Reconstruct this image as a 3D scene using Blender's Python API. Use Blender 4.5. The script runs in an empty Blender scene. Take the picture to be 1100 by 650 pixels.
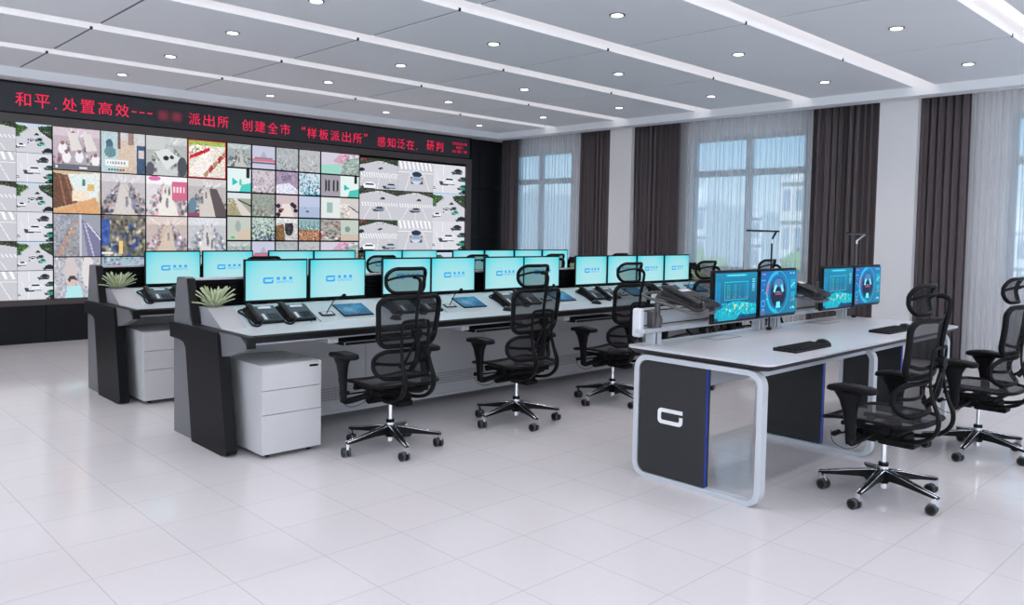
import bpy, math, random
import numpy as np
from mathutils import Vector, Matrix
PI = math.pi
random.seed(4)
SC = bpy.context.scene
COL = SC.collection

# ------------------------------------------------------------------ materials
def mat(name, color=(.8, .8, .8), rough=.5, metal=0., spec=.5, emit=None, estr=1., alpha=None, noise=None, coat=0.):
    m = bpy.data.materials.new(name); m.use_nodes = True
    nt = m.node_tree; b = nt.nodes['Principled BSDF']
    b.inputs['Base Color'].default_value = (*color, 1)
    b.inputs['Roughness'].default_value = rough
    b.inputs['Metallic'].default_value = metal
    b.inputs['Specular IOR Level'].default_value = spec
    b.inputs['Coat Weight'].default_value = coat
    if emit:
        b.inputs['Emission Color'].default_value = (*emit, 1)
        b.inputs['Emission Strength'].default_value = estr
    if alpha is not None:
        b.inputs['Alpha'].default_value = alpha
    if noise:
        sc, amt = noise
        tc = nt.nodes.new('ShaderNodeTexCoord'); n = nt.nodes.new('ShaderNodeTexNoise')
        n.inputs['Scale'].default_value = sc; n.inputs['Detail'].default_value = 4
        r = nt.nodes.new('ShaderNodeMapRange')
        r.inputs['To Min'].default_value = 1 - amt; r.inputs['To Max'].default_value = 1 + amt
        mx = nt.nodes.new('ShaderNodeVectorMath'); mx.operation = 'SCALE'
        mx.inputs[0].default_value = color
        nt.links.new(tc.outputs['Object'], n.inputs['Vector']); nt.links.new(n.outputs['Fac'], r.inputs['Value'])
        nt.links.new(r.outputs['Result'], mx.inputs['Scale']); nt.links.new(mx.outputs['Vector'], b.inputs['Base Color'])
    return m

M = {}
M['wall'] = mat('wall_paint', (.80, .79, .81), .6, noise=(3, .01))
M['ceil'] = mat('ceiling_paint', (.87, .89, .93), .7, noise=(2, .01))
M['joint'] = mat('shadow_joint', (.16, .16, .17), .8)
M['ceil_gap'] = mat('ceiling_gap', (.02, .02, .02), .9)
M['black_wall'] = mat('black_wall_panel', (.010, .011, .013), .42, spec=.25, noise=(30, .2))
M['bronze'] = mat('dark_bronze_frame', (.075, .062, .063), .45, noise=(20, .05))
M['led'] = mat('led_panel_grey', (.062, .067, .078), .55, spec=.2)
M['black'] = mat('black_plastic', (.009, .009, .010), .42, spec=.2, noise=(60, .15))
M['matte_black'] = mat('matte_black', (.006, .006, .007), .6, spec=.15, noise=(60, .15))
M['frame_black'] = mat('chair_frame_plastic', (.0045, .0045, .0055), .45, spec=.14, noise=(60, .1))
M['chrome'] = mat('chrome', (.82, .82, .84), .12, metal=1., noise=(5, .02))
M['caster'] = mat('caster_wheel', (.045, .045, .048), .45, noise=(50, .1))
M['grey_end'] = mat('mid_grey_panel', (.155, .155, .168), .38, noise=(200, .04))
M['end_cover'] = mat('console_end_cover', (.008, .0085, .010), .42, spec=.15, noise=(200, .1))
M['dark_end'] = mat('charcoal_panel', (.032, .032, .035), .42, spec=.25, noise=(200, .1))
M['slat'] = mat('slat_board_black', (.004, .004, .005), .6, spec=.1, noise=(50, .1))
M['silver'] = mat('brushed_silver', (.62, .63, .66), .35, metal=.6, noise=(80, .03))
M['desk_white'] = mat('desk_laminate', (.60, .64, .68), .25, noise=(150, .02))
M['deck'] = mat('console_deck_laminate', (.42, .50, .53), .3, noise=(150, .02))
M['island_top'] = mat('island_laminate', (.62, .62, .655), .25, noise=(150, .02))
M['island_edge'] = mat('island_edge_band', (.026, .024, .028), .45, spec=.25, noise=(100, .05))
M['white_panel'] = mat('white_steel_panel', (.54, .53, .545), .4, noise=(200, .02))
M['white_cab'] = mat('white_cabinet', (.64, .63, .64), .35, noise=(200, .015))
M['gap'] = mat('dark_gap', (.05, .05, .055), .8)
M['planter'] = mat('grey_planter', (.36, .36, .385), .4, noise=(120, .03))
M['leg_metal'] = mat('powder_coated_frame', (.60, .63, .68), .35, metal=.1, noise=(100, .02))
M['rail'] = mat('light_rail', (.55, .575, .62), .35, metal=.2, noise=(100, .02))
M['white_plastic'] = mat('white_plastic', (.72, .74, .80), .3, noise=(100, .01))
M['emblem'] = mat('white_emblem', (.9, .9, .92), .4)
M['tray_grey'] = mat('cable_tray_grey', (.42, .43, .47), .4)
M['brown_grey'] = mat('grey_brown_metal', (.10, .095, .098), .35, metal=.3, noise=(60, .05))
M['phone_black'] = mat('phone_black', (.008, .009, .011), .4, spec=.2, noise=(60, .1))
M['phone_teal'] = mat('phone_keypad', (.016, .048, .066), .3, noise=(60, .05))
M['phone_grey'] = mat('phone_dark_grey', (.022, .021, .023), .42, spec=.3, noise=(60, .1))
M['key'] = mat('key_black', (.022, .03, .036), .45, noise=(60, .1))
M['paper'] = mat('label_paper', (.6, .64, .68), .5, noise=(60, .02))
M['vent'] = mat('vent_shadow', (.20, .20, .21), .8, noise=(50, .05))
M['curtain'] = None
M['blue_led'] = mat('blue_led_strip', (.0, .015, .15), .3, emit=(.0, .022, .22), estr=.8)
M['cove'] = mat('cove_light_diffuser', (.9, .88, .86), .5, emit=(1., .90, .865), estr=1.05)
M['down'] = mat('downlight_diffuser', (.9, .9, .9), .5, emit=(1., .98, .97), estr=3.)
M['white_trim'] = mat('white_trim', (.75, .75, .78), .4, noise=(60, .01))
M['dark_ring'] = mat('downlight_ring', (.12, .12, .13), .3, metal=.7, noise=(60, .01))
M['red_led'] = mat('red_led_text', (.2, 0, .02), .5, emit=(1., .012, .085), estr=.85)
M['red_dim'] = mat('red_led_dim', (.2, 0, .02), .5, emit=(.55, .01, .06), estr=.5)
M['logo_blue'] = mat('logo_blue', (.0, .1, .4), .5, emit=(.01, .34, .64), estr=.9)
M['win_frame'] = mat('window_frame_grey', (.36, .42, .48), .4, noise=(40, .03))
M['leaf'] = None
M['bld'] = mat('pale_building_wall', (.62, .63, .66), .8, noise=(.2, .06))
M['bld2'] = mat('cream_building_wall', (.66, .63, .61), .8, noise=(.2, .06))
M['bldwin'] = mat('building_glazing', (.33, .38, .46), .3, noise=(1, .1))
M['bark'] = mat('tree_bark', (.1, .07, .05), .8, noise=(10, .2))
M['tree'] = mat('tree_foliage', (.22, .34, .18), .8, noise=(2, .3))
M['ground'] = mat('outside_ground', (.50, .52, .50), .9, noise=(.1, .1))

def mk_mesh_fabric(name, col, al):
    m = bpy.data.materials.new(name); m.use_nodes = True; nt = m.node_tree
    b = nt.nodes['Principled BSDF']; b.inputs['Base Color'].default_value = (*col, 1); b.inputs['Roughness'].default_value = .7; b.inputs['Specular IOR Level'].default_value = .15
    out = nt.nodes['Material Output']; tr = nt.nodes.new('ShaderNodeBsdfTransparent'); mx = nt.nodes.new('ShaderNodeMixShader')
    tc = nt.nodes.new('ShaderNodeTexCoord'); w = nt.nodes.new('ShaderNodeTexNoise'); w.inputs['Scale'].default_value = 90
    r = nt.nodes.new('ShaderNodeMapRange'); r.inputs['To Min'].default_value = al - .05; r.inputs['To Max'].default_value = al + .05
    nt.links.new(tc.outputs['Object'], w.inputs['Vector']); nt.links.new(w.outputs['Fac'], r.inputs['Value'])
    nt.links.new(r.outputs['Result'], mx.inputs['Fac'])
    nt.links.new(tr.outputs[0], mx.inputs[1]); nt.links.new(b.outputs[0], mx.inputs[2]); nt.links.new(mx.outputs[0], out.inputs[0])
    return m
M['back_mesh'] = mk_mesh_fabric('chair_back_mesh', (.020, .020, .024), .72)
M['seat_mesh'] = mk_mesh_fabric('chair_seat_mesh', (.040, .040, .047), .74)
M['head_mesh'] = mk_mesh_fabric('chair_head_mesh', (.022, .022, .026), .60)

def mk_curtain():
    m = mat('heavy_curtain_cloth', (.085, .068, .070), .85, spec=.2)
    nt = m.node_tree; b = nt.nodes['Principled BSDF']
    tc = nt.nodes.new('ShaderNodeTexCoord'); n = nt.nodes.new('ShaderNodeTexNoise'); n.inputs['Scale'].default_value = 160
    cr = nt.nodes.new('ShaderNodeValToRGB')
    cr.color_ramp.elements[0].color = (.085, .070, .076, 1); cr.color_ramp.elements[1].color = (.130, .108, .115, 1)
    nt.links.new(tc.outputs['Object'], n.inputs['Vector']); nt.links.new(n.outputs['Fac'], cr.inputs[0]); nt.links.new(cr.outputs[0], b.inputs['Base Color'])
    b.inputs['Sheen Weight'].default_value = .15
    return m
M['curtain'] = mk_curtain()

def mk_sheer():
    m = bpy.data.materials.new('sheer_voile'); m.use_nodes = True; nt = m.node_tree
    for n in list(nt.nodes): nt.nodes.remove(n)
    out = nt.nodes.new('ShaderNodeOutputMaterial')
    tr = nt.nodes.new('ShaderNodeBsdfTransparent'); tr.inputs[0].default_value = (.97, .98, 1, 1)
    df = nt.nodes.new('ShaderNodeBsdfDiffuse'); df.inputs[0].default_value = (.94, .93, .94, 1)
    tl = nt.nodes.new('ShaderNodeBsdfTranslucent'); tl.inputs[0].default_value = (.92, .92, .93, 1)
    a = nt.nodes.new('ShaderNodeAddShader')
    mx0 = nt.nodes.new('ShaderNodeMixShader'); mx0.inputs[0].default_value = .25
    nt.links.new(df.outputs[0], mx0.inputs[1]); nt.links.new(tl.outputs[0], mx0.inputs[2])
    lw = nt.nodes.new('ShaderNodeLayerWeight'); lw.inputs[0].default_value = .35
    r = nt.nodes.new('ShaderNodeMapRange'); r.inputs['To Min'].default_value = .36; r.inputs['To Max'].default_value = .85
    mx = nt.nodes.new('ShaderNodeMixShader')
    nt.links.new(lw.outputs['Facing'], r.inputs['Value']); nt.links.new(r.outputs['Result'], mx.inputs[0])
    nt.links.new(tr.outputs[0], mx.inputs[1]); nt.links.new(mx0.outputs[0], mx.inputs[2]); nt.links.new(mx.outputs[0], out.inputs[0])
    nt.nodes.remove(a)
    return m
M['sheer'] = mk_sheer()

def mk_leaf():
    m = mat('succulent_leaf', (.5, .6, .42), .5)
    nt = m.node_tree; b = nt.nodes['Principled BSDF']
    at = nt.nodes.new('ShaderNodeVertexColor'); at.layer_name = 'Col'
    nt.links.new(at.outputs['Color'], b.inputs['Base Color'])
    b.inputs['Subsurface Weight'].default_value = 0
    return m
M['leaf'] = mk_leaf()

def mk_picture(name, strength=1.):
    m = bpy.data.materials.new(name); m.use_nodes = True; nt = m.node_tree
    b = nt.nodes['Principled BSDF']; b.inputs['Base Color'].default_value = (.02, .02, .02, 1); b.inputs['Roughness'].default_value = .5; b.inputs['Specular IOR Level'].default_value = .08
    at = nt.nodes.new('ShaderNodeVertexColor'); at.layer_name = 'Col'
    nt.links.new(at.outputs['Color'], b.inputs['Emission Color']); b.inputs['Emission Strength'].default_value = strength
    return m
M['feed'] = mk_picture('camera_feed_picture', 1.08)
M['smear'] = mk_picture('ticker_smear', .85); M['smear'].node_tree.nodes['Principled BSDF'].inputs['Base Color'].default_value = (.045, .049, .057, 1); M['smear'].node_tree.nodes['Principled BSDF'].inputs['Specular IOR Level'].default_value = .2
M['uiscreen'] = mk_picture('dashboard_screen_picture', 1.15)
M['tabpic'] = mk_picture('tablet_wallpaper', .75)

def mk_screen():
    # cyan desktop wallpaper: saturated at the rim, paler in the middle (generated coords of the screen slab)
    m = bpy.data.materials.new('cyan_screen'); m.use_nodes = True; nt = m.node_tree
    b = nt.nodes['Principled BSDF']; b.inputs['Base Color'].default_value = (.02, .02, .02, 1); b.inputs['Roughness'].default_value = .5; b.inputs['Specular IOR Level'].default_value = .08
    tc = nt.nodes.new('ShaderNodeTexCoord'); sx = nt.nodes.new('ShaderNodeSeparateXYZ')
    nt.links.new(tc.outputs['Generated'], sx.inputs[0])
    def mth(op, a, bb):
        n = nt.nodes.new('ShaderNodeMath'); n.operation = op
        for i, v in enumerate((a, bb)):
            if v is None: continue
            if isinstance(v, (int, float)): n.inputs[i].default_value = v
            else: nt.links.new(v, n.inputs[i])
        return n.outputs[0]
    dx = mth('ABSOLUTE', mth('SUBTRACT', sx.outputs['X'], .5), None)
    dx = mth('POWER', mth('MULTIPLY', dx, 2.), 3.)
    dz = mth('POWER', sx.outputs['Z'], 2.2)
    v = mth('ADD', mth('MULTIPLY', dx, .45), mth('MULTIPLY', dz, .55))
    cr = nt.nodes.new('ShaderNodeValToRGB')
    cr.color_ramp.elements[0].color = (.46, .83, .87, 1); cr.color_ramp.elements[1].color = (.02, .72, .84, 1)
    e = cr.color_ramp.elements.new(.35); e.color = (.34, .80, .86, 1)
    nt.links.new(v, cr.inputs[0]); nt.links.new(cr.outputs[0], b.inputs['Emission Color']); b.inputs['Emission Strength'].default_value = .93
    return m
M['screen'] = mk_screen()

def mk_floor():
    m = mat('polished_floor_tile', (.62, .605, .63), .11, spec=.35)
    nt = m.node_tree; b = nt.nodes['Principled BSDF']
    tc = nt.nodes.new('ShaderNodeTexCoord'); mp = nt.nodes.new('ShaderNodeMapping')
    mp.inputs['Location'].default_value = (-.156, -.14, 0)
    br = nt.nodes.new('ShaderNodeTexBrick'); br.offset = 0; br.squash = 1
    br.inputs['Scale'].default_value = 1.0
    br.inputs['Brick Width'].default_value = .4; br.inputs['Row Height'].default_value = .4
    br.inputs['Mortar Size'].default_value = .0022; br.inputs['Mortar Smooth'].default_value = .1
    br.inputs['Color1'].default_value = (.635, .608, .630, 1); br.inputs['Color2'].default_value = (.620, .597, .618, 1)
    br.inputs['Mortar'].default_value = (.47, .455, .48, 1)
    n = nt.nodes.new('ShaderNodeTexNoise'); n.inputs['Scale'].default_value = 25; n.inputs['Detail'].default_value = 6
    r = nt.nodes.new('ShaderNodeMapRange'); r.inputs['To Min'].default_value = .975; r.inputs['To Max'].default_value = 1.025
    mx = nt.nodes.new('ShaderNodeVectorMath'); mx.operation = 'SCALE'
    nt.links.new(tc.outputs['Object'], mp.inputs[0]); nt.links.new(mp.outputs[0], br.inputs[0]); nt.links.new(tc.outputs['Object'], n.inputs['Vector'])
    nt.links.new(n.outputs['Fac'], r.inputs['Value']); nt.links.new(br.outputs['Color'], mx.inputs[0]); nt.links.new(r.outputs['Result'], mx.inputs['Scale'])
    nt.links.new(mx.outputs['Vector'], b.inputs['Base Color'])
    return m
M['floor'] = mk_floor()

def mk_glass():
    m = bpy.data.materials.new('window_glass'); m.use_nodes = True; nt = m.node_tree
    for n in list(nt.nodes): nt.nodes.remove(n)
    out = nt.nodes.new('ShaderNodeOutputMaterial'); tr = nt.nodes.new('ShaderNodeBsdfTransparent'); tr.inputs[0].default_value = (.88, .95, 1, 1)
    gl = nt.nodes.new('ShaderNodeBsdfGlossy'); gl.inputs['Roughness'].default_value = .02
    mx = nt.nodes.new('ShaderNodeMixShader'); mx.inputs[0].default_value = .06
    nt.links.new(tr.outputs[0], mx.inputs[1]); nt.links.new(gl.outputs[0], mx.inputs[2]); nt.links.new(mx.outputs[0], out.inputs[0])
    return m
M['glass'] = mk_glass()

# ------------------------------------------------------------------ mesh builder
class MB:
    def __init__(s): s.v = []; s.f = []; s.m = []; s.mats = []; s.smooth = []
    def mi(s, m):
        if m not in s.mats: s.mats.append(m)
        return s.mats.index(m)
    def add(s, vs, fs, m, smooth=False):
        o = len(s.v); s.v += [tuple(v) for v in vs]; k = s.mi(m)
        for f in fs: s.f.append(tuple(i + o for i in f)); s.m.append(k); s.smooth.append(smooth)
        return s
    def box(s, x0, x1, y0, y1, z0, z1, m, rot=None, bev=0.):
        if bev > 0:
            return s.bbox(x0, x1, y0, y1, z0, z1, m, bev, rot)
        vs = [(x, y, z) for x in (x0, x1) for y in (y0, y1) for z in (z0, z1)]
        if rot: vs = [rot @ Vector(v) for v in vs]
        return s.add(vs, [(0, 1, 3, 2), (4, 6, 7, 5), (0, 4, 5, 1), (2, 3, 7, 6), (0, 2, 6, 4), (1, 5, 7, 3)], m)
    def bbox(s, x0, x1, y0, y1, z0, z1, m, b, rot=None):
        # box with bevelled edges (chamfer)
        import bmesh
        bm = bmesh.new(); bmesh.ops.create_cube(bm, size=1)
        for v in bm.verts: v.co = ((x0 + x1) / 2 + v.co.x * (x1 - x0), (y0 + y1) / 2 + v.co.y * (y1 - y0), (z0 + z1) / 2 + v.co.z * (z1 - z0))
        bmesh.ops.bevel(bm, geom=bm.edges[:], offset=b, segments=2, affect='EDGES', profile=.5)
        bm.verts.index_update()
        vs = [v.co.copy() for v in bm.verts]
        if rot: vs = [rot @ v for v in vs]
        s.add(vs, [tuple(v.index for v in f.verts) for f in bm.faces], m); bm.free(); return s
    def prism(s, poly, a, b, axis, m, bev=0):
        # poly: list of 2D pts; extruded from a to b on axis. axis 'x': pts=(y,z); 'y': (x,z); 'z': (x,y)
        def P(p, t): return {'x': (t, p[0], p[1]), 'y': (p[0], t, p[1]), 'z': (p[0], p[1], t)}[axis]
        n = len(poly); vs = [P(p, a) for p in poly] + [P(p, b) for p in poly]
        area = sum(poly[i][0] * poly[(i + 1) % n][1] - poly[(i + 1) % n][0] * poly[i][1] for i in range(n))
        up = (area > 0) ^ (axis == 'y')
        f = [tuple(range(n)) if not up else tuple(reversed(range(n))), tuple(range(n, 2 * n)) if up else tuple(reversed(range(n, 2 * n)))]
        for i in range(n):
            j = (i + 1) % n; f.append((i, j, n + j, n + i) if up else (j, i, n + i, n + j))
        return s.add(vs, f, m)
    def cyl(s, c, r, h, m, axis='z', n=20, r2=None, smooth=True):
        r2 = r if r2 is None else r2; vs = []
        for k, (rr, t) in enumerate(((r, 0), (r2, h))):
            for i in range(n):
                a = 2 * PI * i / n; p = (rr * math.cos(a), rr * math.sin(a), t)
                if axis == 'x': p = (p[2], p[0], p[1])
                elif axis == 'y': p = (p[1], p[2], p[0])
                vs.append((c[0] + p[0], c[1] + p[1], c[2] + p[2]))
        s.add(vs, [(i, (i + 1) % n, n + (i + 1) % n, n + i) for i in range(n)], m, smooth)
        s.add(vs[:n], [tuple(reversed(range(n)))], m); s.add(vs[n:], [tuple(range(n))], m)
        return s
    def sweep(s, pts, rx, ry, m, closed=False, n=8, up=(0, 0, 1), smooth=True):
        P = [Vector(p) for p in pts]; N = len(P)
        rx = rx if isinstance(rx, (list, tuple)) else [rx] * N; ry = ry if isinstance(ry, (list, tuple)) else [ry] * N
        T = []
        for i in range(N):
            a = P[(i - 1) % N] if closed or i > 0 else P[i]; b = P[(i + 1) % N] if closed or i < N - 1 else P[i]
            T.append((b - a).normalized())
        vs = []; nrm = Vector(up)
        fixed = nrm.copy()
        for i in range(N):
            u = fixed - T[i] * fixed.dot(T[i])
            if u.length < .15: u = nrm - T[i] * nrm.dot(T[i])
            u.normalize(); nrm = u; w = T[i].cross(u)
            for k in range(n):
                a = 2 * PI * k / n; vs.append(P[i] + w * rx[i] * math.cos(a) + u * ry[i] * math.sin(a))
        fs = []
        for i in range(N if closed else N - 1):
            j = (i + 1) % N
            for k in range(n):
                l = (k + 1) % n; fs.append((i * n + k, i * n + l, j * n + l, j * n + k))
        if not closed:
            fs.append(tuple(reversed(range(n)))); fs.append(tuple(range((N - 1) * n, N * n)))
        return s.add(vs, fs, m, smooth)
    def build(s, name, parent=None, mesh=None):
        if mesh is None:
            mesh = bpy.data.meshes.new(name); mesh.from_pydata(s.v, [], s.f)
            for m in s.mats: mesh.materials.append(m)
            mesh.polygons.foreach_set('material_index', s.m); mesh.polygons.foreach_set('use_smooth', s.smooth)
            mesh.update()
        o = bpy.data.objects.new(name, mesh); COL.objects.link(o)
        if parent: o.parent = parent
        return o

def spline(pts, n=6, closed=False):
    P = [Vector(p) for p in pts]; N = len(P); out = []
    for i in range(N if closed else N - 1):
        if closed: a, b, c, d = P[(i - 1) % N], P[i], P[(i + 1) % N], P[(i + 2) % N]
        else: a, b, c, d = P[max(i - 1, 0)], P[i], P[i + 1], P[min(i + 2, N - 1)]
        for k in range(n):
            t = k / n
            out.append(.5 * ((2 * b) + (c - a) * t + (2 * a - 5 * b + 4 * c - d) * t * t + (3 * b - a - 3 * c + d) * t ** 3))
    if not closed: out.append(P[-1])
    return out

def rrect(w, h, r, n=5):
    out = []
    for cx, cy, a0 in ((w / 2 - r, h / 2 - r, 0), (-w / 2 + r, h / 2 - r, PI / 2), (-w / 2 + r, -h / 2 + r, PI), (w / 2 - r, -h / 2 + r, 1.5 * PI)):
        for k in range(n + 1):
            a = a0 + PI / 2 * k / n; out.append((cx + r * math.cos(a), cy + r * math.sin(a)))
    return out

def tag(o, label=None, cat=None, group=None, kind=None):
    if label: o['label'] = label
    if cat: o['category'] = cat
    if group: o['group'] = group
    if kind: o['kind'] = kind
    return o
def empty(name, loc=(0, 0, 0), label=None, cat=None, group=None, rz=0):
    o = bpy.data.objects.new(name, None); COL.objects.link(o); o.location = loc; o.rotation_euler = (0, 0, rz); o.empty_display_size = .1
    return tag(o, label, cat, group)
def copy_tree(o, parent=None):
    c = o.copy(); COL.objects.link(c)
    if parent: c.parent = parent
    for ch in list(o.children): copy_tree(ch, c)
    return c
def inst(proto, loc, label, group=None, first=[None], rz=None):
    """first call with a prototype uses the prototype itself, later calls copy it"""
    if not proto.get('_used'):
        proto['_used'] = 1; o = proto
    else: o = copy_tree(proto)
    o.location = loc
    if rz is not None: o.rotation_euler = (0, 0, rz)
    tag(o, label, None, group); return o

def text_mesh(body, size, ext=.001, name='text'):
    c = bpy.data.curves.new(name, 'FONT'); c.body = body; c.size = size; c.extrude = ext; c.align_x = 'CENTER'; c.resolution_u = 3
    o = bpy.data.objects.new(name, c); COL.objects.link(o)
    bpy.context.view_layer.update()
    me = bpy.data.meshes.new_from_object(o.evaluated_get(bpy.context.evaluated_depsgraph_get()))
    bpy.data.objects.remove(o); bpy.data.curves.remove(c)
    xs = [v.co.x for v in me.vertices]; ys = [v.co.y for v in me.vertices]
    return me, (min(xs), max(xs), min(ys), max(ys))

# ------------------------------------------------------------------ constants of the room
XW, YW, ZC = 10.0, 10.54, 3.10
XL, YF = -4.2, -4.2

def struct(o, **k): tag(o, kind='structure'); return o

# floor
b = MB(); b.box(XL - .1, XW + .2, YF - .1, YW + .3, -.12, 0, M['floor']); struct(b.build('floor'))
# walls
BW = [(-3.2, 0), (1., 4.2), (5.2, 8.4)]      # unseen window bays added behind the viewer to let fill light in
def bay_wall(name, horizontal):
    b = MB(); lo, hi = (XL, XW + .2) if horizontal else (YF - .15, YW + .3)
    def q(a, c, z0, z1):
        if horizontal: b.box(a, c, YF - .15, YF, z0, z1, M['wall'])
        else: b.box(XL - .15, XL, a, c, z0, z1, M['wall'])
    q(lo, hi, 0, .9); q(lo, hi, 2.8, 3.4); prev = lo
    for a, c in BW: q(prev, a, .9, 2.8); prev = c
    q(prev, hi, .9, 2.8); struct(b.build(name))
bay_wall('wall_left', False); bay_wall('wall_front', True)
wn = 5
for hz in (False, True):  # unseen windows, added as openings for the fill light
    for a, c in BW:
        m_ = (a + c) / 2; w = empty('window_%d' % wn, (m_, YF - .075, 0) if hz else (XL - .075, m_, 0), rz=0 if hz else PI / 2); struct(w); wn += 1
        hw = (c - a) / 2; b = MB(); f = M['win_frame']
        for x0, x1, z0, z1 in ((-hw, hw, .9, .96), (-hw, hw, 2.74, 2.8), (-hw, -hw + .06, .96, 2.74), (hw - .06, hw, .96, 2.74), (-.03, .03, .96, 2.74)): b.box(x0, x1, -.03, .03, z0, z1, f)
        b.build('window_frame', w); b = MB(); b.box(-hw + .05, hw - .05, -.005, .005, .95, 2.75, M['glass']); b.build('pane', w)
b = MB(); b.box(XL, XW, YW + .09, YW + .3, 0, 3.4, M['black_wall'])
b.box(.12, 9.08, YW + .001, YW + .09, 0, 3.0, M['black_wall'])
# black panels right of the screen with fine joints
for (x0, x1) in ((9.09, 9.33), (9.338, XW)):
    for (z0, z1) in ((.0, .44), (.446, 1.30), (1.306, 2.15), (2.156, 3.0)):
        b.box(x0, x1, YW + .001, YW + .09, z0, z1, M['black_wall'])
for i in range(12):
    b.box(XL + i * .36, XL + i * .36 + .355, YW + .001, YW + .09, 0, 3.0, M['black_wall'])
struct(b.build('wall_back'))
# window wall with three openings
WIN = [(8.94, 10.34), (4.84, 6.62), (.75, 2.53)]
Z0, Z1 = .90, 2.80
b = MB(); ys = [YF]
b.box(XW, XW + .2, YF, YW + .3, 0, Z0, M['wall']); b.box(XW, XW + .2, YF, YW + .3, Z1, 3.4, M['wall'])
e = sorted(WIN + [(-3.35, -1.57)])
prev = YF
for a, c in e:
    b.box(XW, XW + .2, prev, a, Z0, Z1, M['wall']); prev = c
b.box(XW, XW + .2, prev, YW + .3, Z0, Z1, M['wall'])
struct(b.build('wall_right'))
for i, (a, c) in enumerate(WIN + [(-3.35, -1.57)]):
    w = empty('window_%d' % (i + 1), (XW + .07, (a + c) / 2, 0)); struct(w)
    mid = {0: 9.72}.get(i, (a + c) / 2 + (-.02 if i == 1 else 0))
    b = MB(); f = M['win_frame']
    def wb(y0, y1, z0, z1): b.box(-.03, .03, y0 - (a + c) / 2, y1 - (a + c) / 2, z0, z1, f)
    wb(a, c, Z0, Z0 + .06); wb(a, c, Z1 - .06, Z1); wb(a, a + .06, Z0 + .06, Z1 - .06); wb(c - .06, c, Z0 + .06, Z1 - .06)
    wb(mid - .045, mid + .045, Z0 + .06, Z1 - .06)
    wb(a + .06, mid - .045, 2.24, 2.33); wb(mid + .045, c - .06, 2.24, 2.33)
    b.build('window_frame', w)
    b = MB(); b.box(-.006, .006, a + .05 - (a + c) / 2, c - .05 - (a + c) / 2, Z0 + .05, Z1 - .05, M['glass']); b.build('pane', w)
# pillars between the windows
for i, (a, c) in enumerate(((7.49, 7.91), (3.40, 3.83), (-.68, -.26))):
    b = MB(); b.box(9.70, XW, a, c, 0, 3.15, M['wall']); struct(b.build('trim_%d' % (i + 1)))

# ------------------------------------------------------------------ ceiling
b = MB()
b.box(XL, XW + .2, YF, YW + .3, 3.30, 3.42, M['ceil'])
# dropped border along the window wall and the screen wall
b.box(9.43, 9.66, YF, 10.16, 3.0, 3.30, M['ceil']); b.box(XL, 9.66, 10.16, YW + .085, 3.0, 3.30, M['ceil'])
b.box(9.66, XW, YW - .03, YW + .085, 3.0, 3.30, M['ceil'])
# curtain pocket top
b.box(9.66, XW, YF, YW - .03, 3.20, 3.30, M['ceil'])
slots = [(3.14 + 1.42 * k, 3.375 + 1.42 * k) for k in range(-5, 5)]
seams = [2.207 + 1.804 * k for k in range(-4, 5)]
edges = [XL] + [s for s in seams if XL < s < 9.42] + [9.43]
ysl = [(YF, slots[0][0])] + [(slots[i][1], slots[i + 1][0]) for i in range(len(slots) - 1)] + [(slots[-1][1], 10.16)]
for (y0, y1) in ysl:
    for i in range(len(edges) - 1):
        b.box(edges[i] + (.013 if i else 0), edges[i + 1] - (.013 if i < len(edges) - 2 else 0), y0, y1, ZC, 3.20, M['ceil'])
    b.box(XL, 9.43, y0 + .004, y1 - .004, 3.106, 3.198, M['joint'])
    b.box(XL, 9.43, y0 + .0, y1, 3.205, 3.24, M['ceil'])
    b.box(XL, 9.43, y0 - .001, y0 + .006, 3.108, 3.236, M['ceil'])
    # little dark bracket notch where each joint meets the cove face
    for sx in seams:
        if XL < sx < 9.4: b.box(sx - .012, sx + .012, y0 - .003, y0 + .01, ZC - .003, ZC + .022, M['ceil_gap'])
struct(b.build('ceiling'))
coves = []
for i, (y0, y1) in enumerate(slots):
    b = MB(); b.box(XL + .02, 9.425, y0 + .004, y1 - .004, 3.235, 3.255, M['cove'])
    o = b.build('cove_light')
    n_vis = ['far behind the viewer', 'behind the viewer, second slot', 'behind the viewer, third slot', 'over the viewer', 'nearest, upper right corner of the photo',
             'from above the island desk to the window cornice', 'second visible from the island side', 'over the front console row', 'over the rear console row', 'closest to the video wall'][i]
    tag(o, 'recessed linear cove light in white ceiling, ' + n_vis, 'ceiling light', 'linear cove lights')
# downlights
b = MB()
dproto = empty('downlight', (0, 0, ZC), 'x', 'ceiling light', 'round downlights')
b.cyl((0, 0, -.006), .062, .02, M['dark_ring'], n=28); b.build('trim_ring', dproto)
b = MB(); b.cyl((0, 0, -.010), .046, .006, M['down'], n=28); b.build('diffuser', dproto)
rows_y = [(a + c) / 2 for a, c in ysl if c - a > .5]
cols_x = [3.11 + 1.804 * k for k in range(-3, 4)]
k = 0
colname = {3.11: 'left-hand column', 4.914: 'second column from the left', 6.718: 'third column from the left', 8.522: 'column beside the window cornice'}
for yi, y in enumerate(rows_y):
    for x in cols_x:
        if y < 2.2 and x < 3 or (x < 1 and y < 8 and False): pass
        cn = colname.get(round(x, 3), 'column left of the view')
        if y > 9.3: rn = 'row nearest the video wall'
        else: rn = 'row %s from the video wall' % ['', 'second', 'third', 'fourth', 'fifth', 'sixth', 'seventh', 'eighth', 'ninth', 'tenth'][min(9, int(round((9.6 - y) / 1.42)))]
        if cn == 'column left of the view': cn = '%d m left of view' % round(3 - x)
        inst(dproto, (x, y if y < 9.4 else 9.65, ZC), 'round downlight, %s, %s' % (rn, cn), 'round downlights')

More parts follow.
